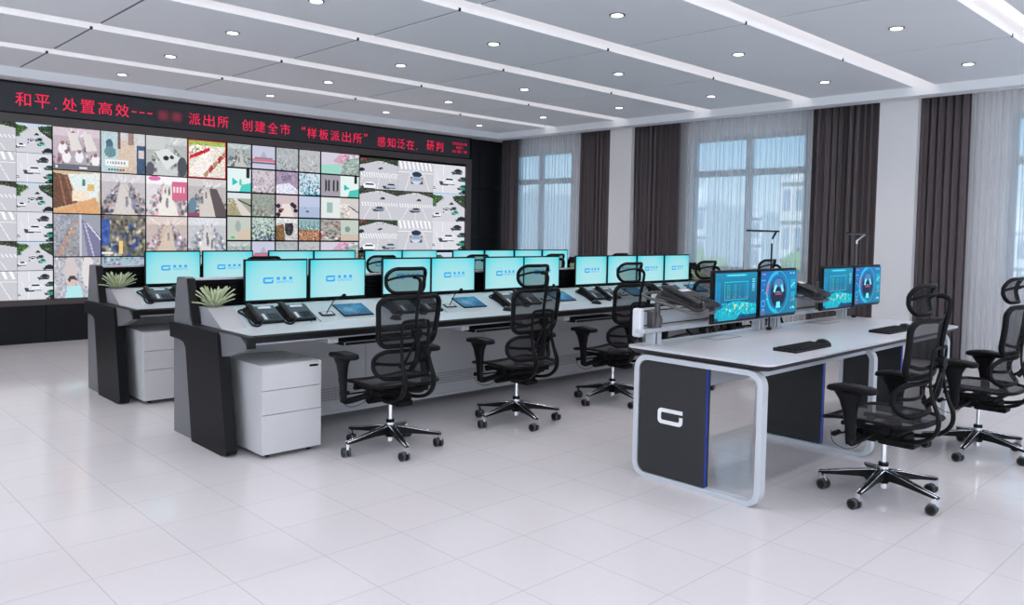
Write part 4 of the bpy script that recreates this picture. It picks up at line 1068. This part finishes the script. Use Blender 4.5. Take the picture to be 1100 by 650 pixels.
    b = MB(); b.sweep([upper(*p) for p in uo], .0155, .018, F, closed=True, n=8, up=(0, 1, 0)); b.build('back_frame', t)
    surf(uo, lambda x, z: (lambda q: (q[0], q[1] + .004, q[2]))(upper(x, z)), M['back_mesh']).build('back_mesh', t)
    def lower(x, z0):
        z = z0 + .572; return (x, -.172 + 1.1 * x * x + .045 * math.cos(z0 * 16) - .03, z)
    lo = rr_dense(.42, .168, .068, -.0)
    b = MB(); b.sweep([lower(*p) for p in lo], .013, .015, F, closed=True, n=8, up=(0, 1, 0)); b.sweep([lower(-.20 + .4 * i / 10, .012 - .02 * math.cos((i - 5) / 5 * 1.4)) for i in range(11)], .010, .006, F, up=(0, 1, 0), n=6); b.build('lumbar_frame', t)
    surf(lo, lambda x, z: (lambda q: (q[0], q[1] + .004, q[2]))(lower(x, z)), M['back_mesh']).build('lumbar_mesh', t)
    # spine: C hooks rising into an inverted U
    b = MB(); side = []
    for sg in (-1, 1):
        side.append([(sg * .085, -.04, .345), (sg * .10, -.15, .348), (sg * .108, -.24, .375), (sg * .110, -.292, .43), (sg * .108, -.298, .50), (sg * .104, -.268, .58), (sg * .100, -.250, .66), (sg * .100, -.252, .76), (sg * .098, -.256, .825), (sg * .080, -.258, .843)])
    path = side[0] + [(0, -.260, .846)] + list(reversed(side[1]))
    sp = spline(path, 5); N = len(sp); rx = []
    for i in range(N):
        f = min(i, N - 1 - i) / (N / 2); rx.append(.019 if f < .40 else (.019 - (f - .40) / .2 * .008 if f < .60 else .011))
    b.sweep(sp, [r * .62 for r in rx], rx, F, n=8, up=(1, 0, 0)); b.build('back_support', t)
    b = MB()
    b.sweep(spline([upper(-.215, -.075), (-.14, -.222, .742), (-.06, -.248, .762), (0, -.254, .768), (.06, -.248, .762), (.14, -.222, .742), upper(.215, -.075)], 5), .010, .011, F, n=8, up=(0, 1, 0))
    b.cyl((0, -.285, .768), .032, .04, F, axis='y')
    b.sweep(spline([(0, -.268, .76), (.012, -.262, .68), (.01, -.25, .60), (0, -.215, .54)], 5), [.022] * 5 + [.018] * 6 + [.022] * 5, .012, F, n=8, up=(0, 1, 0))
    b.sweep(spline([(-.015, -.268, .72), (-.07, -.25, .60), (-.085, -.21, .56)], 4), .009, .009, F, n=6, up=(0, 1, 0)); b.sweep(spline([(.015, -.268, .72), (.08, -.26, .64), (.10, -.265, .60)], 4), .009, .009, F, n=6, up=(0, 1, 0))
    b.build('spine_bracket', t)
    # headrest
    def head(x, z0):
        z = z0 + 1.086; return (x, -.205 + 1.6 * x * x - .55 * abs(z0) ** 1.2 * (1.2 if z0 > 0 else .5) + .03, z)
    ho = rr_dense(.292, .150, .058, .03)
    hp = empty('headrest', (0, 0, 0)); hp.parent = t
    b = MB(); b.sweep([head(*p) for p in ho], .0115, .013, F, closed=True, n=8, up=(0, 1, 0)); b.build('headrest_frame', hp)
    surf(ho, lambda x, z: (lambda q: (q[0], q[1] + .003, q[2]))(head(x, z)), M['head_mesh']).build('headrest_mesh', hp)
    b = MB(); b.sweep(spline([head(-.145, .0), (-.09, -.205, 1.112), (-.03, -.235, 1.118), (.03, -.235, 1.118), (.09, -.205, 1.112), head(.145, 0)], 5), .0075, .009, F, n=8, up=(0, 1, 0))
    b.sweep(spline([(.0, -.228, 1.112), (.0, -.268, 1.110), (.0, -.295, 1.085), (.0, -.290, 1.03), (.0, -.275, .95), (.0, -.262, .86), (.0, -.262, .80)], 5), .013, .009, F, n=8, up=(1, 0, 0)); b.build('headrest_stalk', hp)
    return t
chair = make_chair()
for i in range(5):
    inst(chair, (2.94 + i * 1.122, 4.14, 0), 'black mesh high-back office chair at the %s station of the front console' % STN[i], 'black mesh office chairs')
for i in range(5):
    inst(chair, (2.94 + i * 1.122, 6.03, 0), 'black mesh high-back office chair at the %s station of the rear console' % STN[i], 'black mesh office chairs')
inst(chair, (4.414, 1.647, 0), 'black mesh office chair in the right foreground, left seat of the island desk', 'black mesh office chairs')
inst(chair, (5.81, 1.58, 0), 'black mesh office chair at the right photo edge, right seat of the island desk', 'black mesh office chairs')

# ------------------------------------------------------------------ island desk
t = empty('island_desk', (3.70, 1.955, 0), 'white two-seat island desk with charcoal emblem end panel and blue edge lights', 'desk')
def W(b, name, parent=t):     # world-built mesh re-based to the desk origin
    b.v = [(v[0] - 3.70, v[1] - 1.955, v[2]) for v in b.v]; return b.build(name, parent)
def rpoly(x0, x1, y0, y1, r, n=6):
    return [((x0 + x1) / 2 + p[0], (y0 + y1) / 2 + p[1]) for p in rrect(x1 - x0, y1 - y0, r, n)]
YI0, YI1 = 1.945, 2.86; XI0, XI1 = 3.685, 6.60
b = MB(); b.prism(rpoly(XI0, XI1, YI0, YI1, .06), .741, .752, 'z', M['island_top']); W(b, 'tabletop')
b = MB(); o_ = rpoly(XI0, XI1, YI0, YI1, .06); i_ = rpoly(XI0 + .03, XI1 - .03, YI0 + .03, YI1 - .03, .05); n = len(o_)
vs = [(p[0], p[1], .741) for p in o_] + [(p[0], p[1], .712) for p in i_]
b.add(vs, [(i, n + i, n + (i + 1) % n, (i + 1) % n) for i in range(n)] + [tuple(reversed(range(n, 2 * n)))], M['island_edge']); W(b, 'edge_band')
for k, xf in enumerate((3.70, 5.10, 6.46)):
    fr_ = empty('leg_frame', (0, 0, 0)); fr_.parent = t
    # rounded rectangular loop
    yc, zc = (1.985 + 2.795) / 2, .355; w, h = .81, .71
    o1 = rrect(w, h, .085, 8); o2 = rrect(w - .062, h - .056, .058, 8); n = len(o1); b = MB(); vs = []
    for xx in (xf, xf + .055):
        vs += [(xx, yc + p[0], zc + p[1]) for p in o1] + [(xx, yc + p[0], zc + p[1]) for p in o2]
    fs = []
    for i in range(n):
        j = (i + 1) % n; fs += [(i, n + i, n + j, j), (2 * n + i, 2 * n + j, 3 * n + j, 3 * n + i), (i, j, 2 * n + j, 2 * n + i), (n + i, 3 * n + i, 3 * n + j, n + j)]
    b.add(vs, fs, M['leg_metal']); W(b, 'frame_loop', fr_)
    b = MB(); 
    o3 = [p for p in rrect(w - .07, h - .062, .055, 8)]
    y_led = 2.305
    pl_ = [(yc + p[0], zc + p[1]) for p in o3 if yc + p[0] > y_led + .012] ; 
    pl_ = [(y_led + .012, zc - (h - .062) / 2)] + sorted([q for q in pl_ if q[1] < zc], key=lambda q: (q[0], q[1])) + sorted([q for q in pl_ if q[1] >= zc], key=lambda q: (-q[0], q[1])) + [(y_led + .012, zc + (h - .062) / 2)]
    b.prism(pl_, xf + .008, xf + .047, 'x', M['dark_end']); W(b, 'side_panel', fr_)
    b = MB(); b.box(xf + .009, xf + .022, y_led + .007, y_led + .012, .035, .674, M['blue_led']); W(b, 'blue_light_strip', fr_)
    if k == 0:
        e = emblem_mesh(.165, .088, .0215, M['emblem'], .003).build('emblem', fr_); e.rotation_euler = (0, 0, -PI / 2); e.location = (xf + .008 - 3.70, 2.545 - 1.955, .378)
b = MB()
for yy in (2.06, 2.72): b.box(3.755, 6.46, yy - .02, yy + .02, .668, .709, M['leg_metal'])
b.box(3.755, 6.46, 2.335, 2.70, .585, .60, M['tray_grey']); b.box(3.755, 6.46, 2.320, 2.335, .585, .71, M['tray_grey']); b.box(3.755, 6.46, 2.685, 2.70, .60, .71, M['tray_grey'])
W(b, 'support_beam')
b = MB(); b.prism(rpoly(4.0, 5.0, 2.02, 2.10, .03), .66, .71, 'z', M['leg_metal']) if False else None
for gx in (4.32, 5.78):
    b = MB(); [b.box(x0, x1, y0, y1, .7515, .7530, M['gap']) for x0, x1, y0, y1 in ((gx, gx + .29, 2.635, 2.640), (gx, gx + .29, 2.760, 2.765), (gx, gx + .006, 2.64, 2.76), (gx + .284, gx + .29, 2.64, 2.76))]; b.box(gx + .006, gx + .284, 2.640, 2.760, .7515, .7526, M['island_top']); W(b, 'cable_lid')
b = MB(); b.cyl((3.80, 2.345, .553), .016, .032, M['black']); b.cyl((3.80, 2.325, .569), .009, .008, M['chrome'], axis='y'); W(b, 'lock')

# accessory rail on the island
ar = empty('accessory_rail', (3.70, 2.76, .752), 'light grey aluminium accessory rail on posts along the back of the island desk', 'rail')
def Wr(b, name, parent=ar): b.v = [(v[0] - 3.70, v[1] - 2.76, v[2] - .752) for v in b.v]; return b.build(name, parent)
b = MB(); b.box(3.70, 6.50, 2.735, 2.80, .825, .850, M['rail'], bev=.006); Wr(b, 'rail_beam')
b = MB(); b.box(3.74, 6.42, 2.80, 2.825, .815, .965, M['rail'], bev=.008)
b.box(3.715, 3.76, 2.775, 2.835, .80, .968, M['white_plastic'], bev=.012); b.box(6.40, 6.44, 2.775, 2.835, .80, .968, M['white_plastic'], bev=.012); Wr(b, 'back_board')
b = MB(); b.box(3.76, 6.40, 2.795, 2.801, .945, .952, M['gap']); b.box(3.76, 6.40, 2.795, 2.801, .86, .867, M['gap']); Wr(b, 'slot')
for x in (3.80, 5.02, 5.24, 6.36):
    b = MB(); b.box(x, x + .075, 2.735, 2.795, .757, .825, M['rail'], bev=.003); b.box(x + .018, x + .026, 2.733, 2.736, .757, .825, M['gap']); b.box(x - .01, x + .085, 2.725, 2.805, .7525, .757, M['rail']); Wr(b, 'post')

# dashboards on the island monitors
def ui_map():
    im = Img(100, 64, (.02, .36, .50)); im.a[:] = np.stack([.02 + .03 * im.Y, .28 + .20 * (1 - im.Y), .42 + .18 * (1 - im.Y)], -1)
    C1 = (.20, .82, .86); im.rect(.25, .03, .75, .085, C1, .6)
    for i in range(12): im.rect(.3 + i * .033, .045, .32 + i * .033, .07, (.8, 1, 1), .8)
    for r_ in ((.22, .19, .78, .205), (.22, .56, .78, .575), (.22, .19, .232, .575), (.768, .19, .78, .575)): im.rect(*r_, C1, .8)
    for i, x in enumerate((.29, .33, .44, .48, .58, .70, .74)):
        for j in range(9):
            im.rect(x - .012, .25 + j * .033, x + .012, .265 + j * .033, (.45, .85, .45) if i in (0, 1, 3) else (.3, .7, .85), .7 if i != 5 else .4)
    for x in (.29, .44, .58, .73): im.rect(x - .02, .52, x + .03, .535, (.85, .4, .4), .8)
    for r_ in ((.02, .18, .03, .66), (.10, .18, .11, .66), (.02, .18, .11, .19), (.02, .65, .11, .66)): im.rect(*r_, C1, .6)
    for j in range(12): im.rect(.05, .21 + j * .035, .08, .225 + j * .035, (.15, .55, .9), .9)
    for j in range(8): im.rect(.88, .14 + j * .035, .95, .155 + j * .035, (.65, .95, .95), .8)
    r_ = np.random.default_rng(8)
    im.poly([(0, .78), (.15, .74), (.35, .62), (.55, .60), (.8, .66), (1, .70), (1, .9), (.75, .95), (.62, .86), (.5, 1), (.1, 1), (0, .92)], (.08, .60, .68))
    for _ in range(160):
        x, y = r_.uniform(.03, .97), r_.uniform(.64, .92); im.ell(x, y, .012, .02, (.25, .85, .85) if r_.random() < .7 else (.05, .42, .5), .6)
    for _ in range(14): x, y = r_.uniform(.15, .8), r_.uniform(.66, .82); im.ell(x, y, .012, .018, (.92, .85, .45))
    im.rect(.6, .9, 1, 1, (.02, .2, .32), .7); im.rect(0, .93, .08, 1, (.02, .22, .34), .7); return im
def ui_wheel():
    im = Img(100, 64, (.04, .42, .62)); im.a[:] = np.stack([.05 + .05 * im.X, .38 + .1 * im.X, .58 + .08 * (1 - im.Y)], -1)
    im.ring(.46, .48, .30, .47, .14, (.15, .75, .85), .8, 90, 270); im.ring(.46, .48, .30, .47, .12, (.85, .35, .38), .9, 150, 185); im.ring(.46, .48, .31, .49, .05, (.3, .8, .9), .6)
    im.ell(.48, .50, .225, .36, (.05, .13, .25)); im.ring(.48, .50, .225, .36, .10, (.16, .30, .45)); im.ell(.48, .33, .14, .16, (.28, .50, .68)); im.poly([(.40, .30), (.34, .46), (.40, .50), (.44, .34)], (.55, .9, .95)); im.poly([(.58, .30), (.64, .46), (.58, .50), (.54, .34)], (.55, .85, .92))
    im.poly([(.44, .70), (.53, .70), (.55, .84), (.42, .84)], (.45, .9, .95)); im.ell(.48, .48, .08, .12, (.05, .08, .18)); im.rect(.40, .52, .57, .55, (.75, .25, .35)); im.rect(.43, .47, .53, .5, (.3, .6, .75))
    for (x0, y0, x1, y1) in ((.82, .20, .96, .42), (.84, .5, .96, .62)): im.rect(x0, y0, x1, y1, (.1, .65, .75), .8)
    im.line(.84, .38, .94, .28, .015, (.75, 1, 1)); im.line(.83, .72, .88, .66, .012, (.85, .5, .5)); im.line(.9, .72, .94, .64, .012, (.7, .95, 1))
    for (x, y, c) in ((.05, .06, (.85, .3, .35)), (.1, .06, (.6, .7, .8)), (.04, .2, (.4, .8, .9)), (.1, .2, (.4, .8, .9)), (.08, .3, (.3, .6, .9)), (.82, .06, (.7, .9, 1)), (.9, .06, (.7, .9, 1)), (.17, .62, (.5, .9, 1)), (.06, .42, (.4, .8, .9)), (.85, .88, (.7, .95, 1)), (.92, .88, (.7, .95, 1)), (.9, .84, (.6, .9, 1)), (.12, .48, (.3, .7, .9))): im.rect(x - .02, y - .015, x + .025, y + .015, c, .85)
    im.ring(.08, .72, .055, .085, .3, (.4, .85, .95), .8); im.ring(.08, .92, .045, .06, .4, (.85, .45, .45), .7); im.rect(.04, .84, .12, .86, (.5, .9, 1), .8)
    im.a[im.Y > .97] *= .7; return im
w_, h_ = .525, .325
def vivid(im, k=1.3):
    g = im.a.mean(-1, keepdims=True); im.a = np.clip(g + (im.a - g) * k, 0, 1); return im
meA = pic_mesh(vivid(ui_map()), w_ - .03, h_ - .032, M['uiscreen'], 'map_dashboard'); meB = pic_mesh(vivid(ui_wheel(), 1.15), w_ - .03, h_ - .032, M['uiscreen'], 'wheel_dashboard')
mA = make_monitor(w_, h_, 'desk_monitor', False, meA); mB = make_monitor(w_, h_, 'desk_monitor', False, meB)
for mm in (mA, mB):
    b = MB(); b.box(-.03, .03, .045, .10, .10, .20, M['black'], bev=.006); b.box(-.02, .02, .09, .15, -.012, .2, M['brown_grey'], bev=.006); b.build('mount_arm', mm)
yM = 2.60
for mm, x, lb in ((mA, 4.44, 'monitor with teal map and bar-chart dashboard at the left island seat'), (mB, 4.985, 'monitor with blue steering-wheel dashboard at the left island seat'),
                  (mA, 5.90, 'monitor with teal map and bar-chart dashboard at the right island seat'), (mB, 6.445, 'monitor with blue steering-wheel dashboard at the right island seat')):
    inst(mm, (x, yM, .862), lb, 'dashboard monitors on the island')

# phone holders (swing trays on the rail)
def make_holder():
    t = empty('phone_tray_arm', (0, 0, 0), 'x', 'phone arm')
    m = M['brown_grey']; b = MB()
    b.cyl((0, 0, 0), .016, .185, m); b.cyl((0, 0, -.005), .026, .075, m); b.box(-.055, -.02, -.01, .035, -.01, .10, m, bev=.005); b.box(.026, .036, -.012, .012, .02, .05, m); b.build('post', t)
    b = MB(); b.sweep(spline([(.0, 0, .165), (.01, -.06, .155), (.02, -.12, .150)], 5), .018, .010, m); b.build('arm', t)
    return t
ho_ = make_holder()
# inclined tray ring with the phone, sloping down toward the sitter
HX = Matrix.Translation((.02, -.13, .155)) @ Matrix.Rotation(math.radians(13), 4, 'X')
def make_tray(t):
    b = MB(); ol = [(p[0] , p[1]) for p in rr_dense(.27, .40, .08)]; b.sweep([HX @ Vector((p[0], p[1], 0)) for p in ol], .009, .009, M['brown_grey'], closed=True, n=8); b.box(-.13, .13, -.03, .03, -.006, .004, M['brown_grey'], rot=HX); b.build('tray_ring', t)
make_tray(ho_)
dph = make_phone(True)
for x, side_ in ((3.87, 'left'), (5.33, 'right')):
    inst(ho_, (x, 2.765, .851), 'grey-brown swing arm with ring tray, %s part of the island rail' % side_, 'phone arms on the island rail')
    o = inst(dph, (0, 0, 0), 'dark grey desk phone on the ring tray, %s part of the island rail' % side_, 'phones on the island arms')
    o.matrix_world = Matrix.Translation((x, 2.765, .851)) @ HX @ Matrix.Translation((.05, -.16, .0125)) @ Matrix.Scale(1.25, 4)

# island keyboards and mice
kb2 = make_keyboard(.44)
for (x, y, lb) in ((4.41, 2.125, 'left'), (5.78, 2.14, 'right')):
    inst(kb2, (x, y, .7525), 'black keyboard lying on the white island desk at the %s seat' % lb, 'keyboards on the island')
    inst(mou, (x + .275, y + .005, .7525), 'black mouse beside the %s keyboard on the island desk' % lb, 'mice on the island', rz=-.3)

# LED task lamps behind the island rail
def make_lamp(jx, x0, x1, jm):
    t = empty('desk_lamp', (0, 0, 0), 'x', 'lamp')
    b = MB(); b.cyl((0, 0, .0), .018, .02, M['black']); b.cyl((0, 0, .02), .006, .60, M['black'] if jm == 'black' else M['brown_grey'], n=12); b.build('pole', t)
    b = MB(); b.cyl((0, 0, .60), .008, .030, M['silver'], n=12); b.sweep([(0, 0, .625), (jx * .5, 0, .652), (jx, 0, .678)], .008, .006, M[jm], n=8); b.build('joint', t)
    b = MB(); b.box(x0, x1, -.018, .018, .678, .690, M['black'], bev=.003); b.build('lamp_bar', t)
    b = MB(); b.box(x0 + .01, x1 - .06, -.012, .012, .6765, .678, M['white_plastic']); b.build('diffuser', t)
    return t
inst(make_lamp(.055, -.32, .075, 'black'), (5.10, 2.707, .7525), 'thin black bar-head desk lamp rising behind the left pair of island monitors')
inst(make_lamp(.16, -.17, .20, 'silver'), (6.51, 2.712, .7525), 'thin bar-head desk lamp with silver joint behind the right pair of island monitors')

# ------------------------------------------------------------------ outside
b = MB(); b.box(14, 260, -60, 260, -12.3, -12, M['ground']); struct(b.build('ground'))
win_me = None
def building(x, y, w, d, h, label, wallm, floors, bays, spire=False):
    global win_me
    t = empty('apartment_building', (x, y, -12), label, 'building', 'apartment blocks outside the windows')
    b = MB(); b.box(-d / 2, d / 2, -w / 2, w / 2, 0, h, wallm)
    for k in range(floors + 1): b.box(-d / 2 - .25, -d / 2, -w / 2, w / 2, h - k * 3.0 - .35, h - k * 3.0, wallm)
    b.build('facade', t)
    b = MB()
    b.box(-d / 4, d / 4, -w / 4, w / 4, h, h + .5, wallm)
    if spire:
        vs = [(-d / 5, -w / 5, h + .5), (d / 5, -w / 5, h + .5), (d / 5, w / 5, h + .5), (-d / 5, w / 5, h + .5), (0, 0, h + 3.2)]; b.add(vs, [(0, 1, 4), (1, 2, 4), (2, 3, 4), (3, 0, 4), (3, 2, 1, 0)], wallm)
    b.build('roof_block', t)
    if win_me is None:
        bb = MB(); bb.box(-.06, .05, -1, 1, -.8, .8, M['bldwin']); o = bb.build('window'); win_me = o.data; bpy.data.objects.remove(o)
    for f in range(floors):
        for c in range(bays):
            o = bpy.data.objects.new('window', win_me); COL.objects.link(o); o.parent = t
            o.location = (-d / 2 - .0, -w / 2 + (c + .5) * w / bays, h - f * 3.0 - 1.7); o.scale = (1, w / bays * .28, 1)
building(75, 74, 6, 10, 18.4, 'pale apartment block outside the far window, left of its mullion', M['bld'], 7, 3)
building(95, 86.7, 8, 10, 18.6, 'pale apartment block outside the far window, beside its right frame', M['bld2'], 7, 4)
building(75, 47.5, 5, 8, 16.6, 'pale tower with pointed roof at the left of the middle window', M['bld'], 7, 3, True)
building(95, 56.2, 5, 8, 17.0, 'low pale block behind the pointed tower, left pane of the middle window', M['bld2'], 6, 3)
building(85, 46.4, 4.4, 8, 15.8, 'low pale block right of the middle window mullion', M['bld'], 6, 3)
building(60, 29.6, 2.0, 2.2, 18.0, 'tall pale block at the right frame of the middle window', M['bld2'], 7, 2)
building(79, 18.9, 2.6, 4, 14.5, 'distant pale block seen through the right-hand window', M['bld'], 6, 2)
tr_rnd = random.Random(2)
def tree(x, y, h, label):
    t = empty('tree', (x, y, -12), label, 'tree', 'trees outside the windows')
    b = MB(); b.cyl((0, 0, 0), .35, h * .6, M['bark'], r2=.15); b.build('trunk', t)
    b = MB()
    for _ in range(26):
        a = tr_rnd.uniform(0, 2 * PI); r = tr_rnd.uniform(0, 2.4); cz = h * .55 + tr_rnd.uniform(0, h * .42); s = tr_rnd.uniform(.7, 1.3); cx_, cy_ = r * math.cos(a), r * math.sin(a)
        vs = []; fs = []; nu, nv = 8, 5
        for j in range(nv + 1):
            ph_ = -PI / 2 + PI * j / nv
            for i in range(nu): u = 2 * PI * i / nu; q = s * tr_rnd.uniform(.8, 1.15); vs.append((cx_ + q * math.cos(ph_) * math.cos(u), cy_ + q * math.cos(ph_) * math.sin(u), cz + q * math.sin(ph_)))
        for j in range(nv):
            for i in range(nu): fs.append((j * nu + i, j * nu + (i + 1) % nu, (j + 1) * nu + (i + 1) % nu, (j + 1) * nu + i))
        b.add(vs, fs, M['tree'], True)
    b.build('crown', t)
tree(46, 29, 12.2, 'green tree below the left pane of the middle window'); tree(48, 23, 12.0, 'green tree below the right pane of the middle window')
tree(45, 44, 11.4, 'green tree below the far window'); tree(52, 12, 11.0, 'green tree below the right-hand window')

# ------------------------------------------------------------------ light
w = bpy.data.worlds.new('World'); SC.world = w; w.use_nodes = True; nt = w.node_tree
bg = nt.nodes['Background']; tc = nt.nodes.new('ShaderNodeTexCoord'); sp_ = nt.nodes.new('ShaderNodeSeparateXYZ'); cr = nt.nodes.new('ShaderNodeValToRGB')
nt.links.new(tc.outputs['Generated'], sp_.inputs[0]); nt.links.new(sp_.outputs['Z'], cr.inputs[0]); nt.links.new(cr.outputs[0], bg.inputs['Color'])
cr.color_ramp.elements[0].position = 0; cr.color_ramp.elements[0].color = (.68, .74, .78, 1); cr.color_ramp.elements[1].position = .15; cr.color_ramp.elements[1].color = (.19, .43, .60, 1)
e = cr.color_ramp.elements.new(.05); e.color = (.52, .64, .71, 1)
bg.inputs['Strength'].default_value = 1.75
sun = bpy.data.lights.new('sun', 'SUN'); sun.energy = 5.5; sun.angle = .02; sun.color = (1, .96, .9); so_ = bpy.data.objects.new('sun', sun); COL.objects.link(so_)
so_.rotation_euler = Vector((.62, .25, -.75)).to_track_quat('-Z', 'Y').to_euler()

def area(name, loc, rot, sx_, sy_, power, col, spread=PI):
    l = bpy.data.lights.new(name, 'AREA'); l.shape = 'RECTANGLE'; l.size = sx_; l.size_y = sy_; l.energy = power; l.color = col; l.spread = spread
    o = bpy.data.objects.new(name, l); COL.objects.link(o); o.location = loc; o.rotation_euler = rot
    return o
for a, c in BW:  # fill lamps added outside the unseen windows, tilted up to brighten the ceiling
    area('window_daylight', (XL - .3, (a + c) / 2, 1.85), (0, -PI / 2 - 1.0, 0), 1.9, c - a, 92, (1, .975, .97))
    area('window_daylight', ((a + c) / 2, YF - .3, 1.85), (PI / 2 + 1.0, 0, 0), c - a, 1.9, 130, (1, .975, .97))
for x in cols_x:
    for y in rows_y:
        l = bpy.data.lights.new('downlight_lamp', 'AREA'); l.shape = 'DISK'; l.size = .090; l.spread = math.radians(112); l.energy = 3.6; l.color = (1, .96, .95)
        o = bpy.data.objects.new('downlight_lamp', l); COL.objects.link(o); o.location = (x, y if y < 9.4 else 9.65, ZC - .0112)
# ------------------------------------------------------------------ camera
P = (8.03230320e-01, -4.87611231e-02, 1.87573725e-02, 8.53221006e+02)
yaw, pit, rol, F_ = P
f = Vector((math.cos(pit) * math.cos(yaw), math.cos(pit) * math.sin(yaw), math.sin(pit))); r = Vector((math.sin(yaw), -math.cos(yaw), 0)); u = r.cross(f)
r2 = math.cos(rol) * r + math.sin(rol) * u; u2 = -math.sin(rol) * r + math.cos(rol) * u
cam = bpy.data.cameras.new('camera'); co = bpy.data.objects.new('camera', cam); COL.objects.link(co)
co.matrix_world = Matrix(((r2.x, u2.x, -f.x, 0), (r2.y, u2.y, -f.y, 0), (r2.z, u2.z, -f.z, 1.40), (0, 0, 0, 1)))
cam.sensor_width = 36; cam.lens = F_ / 1100 * 36; cam.shift_y = -34.5 / 1100; cam.clip_end = 600
SC.camera = co
for o in bpy.data.objects:
    if '_used' in o: del o['_used']
SC.view_settings.view_transform = 'Standard'; SC.view_settings.look = 'None'; SC.view_settings.gamma = 1; SC.view_settings.exposure = 0; SC.view_settings.use_curve_mapping = False
SC.cycles.max_bounces = 8; SC.cycles.transparent_max_bounces = 16; SC.cycles.use_denoising = True; SC.cycles.sample_clamp_indirect = 4
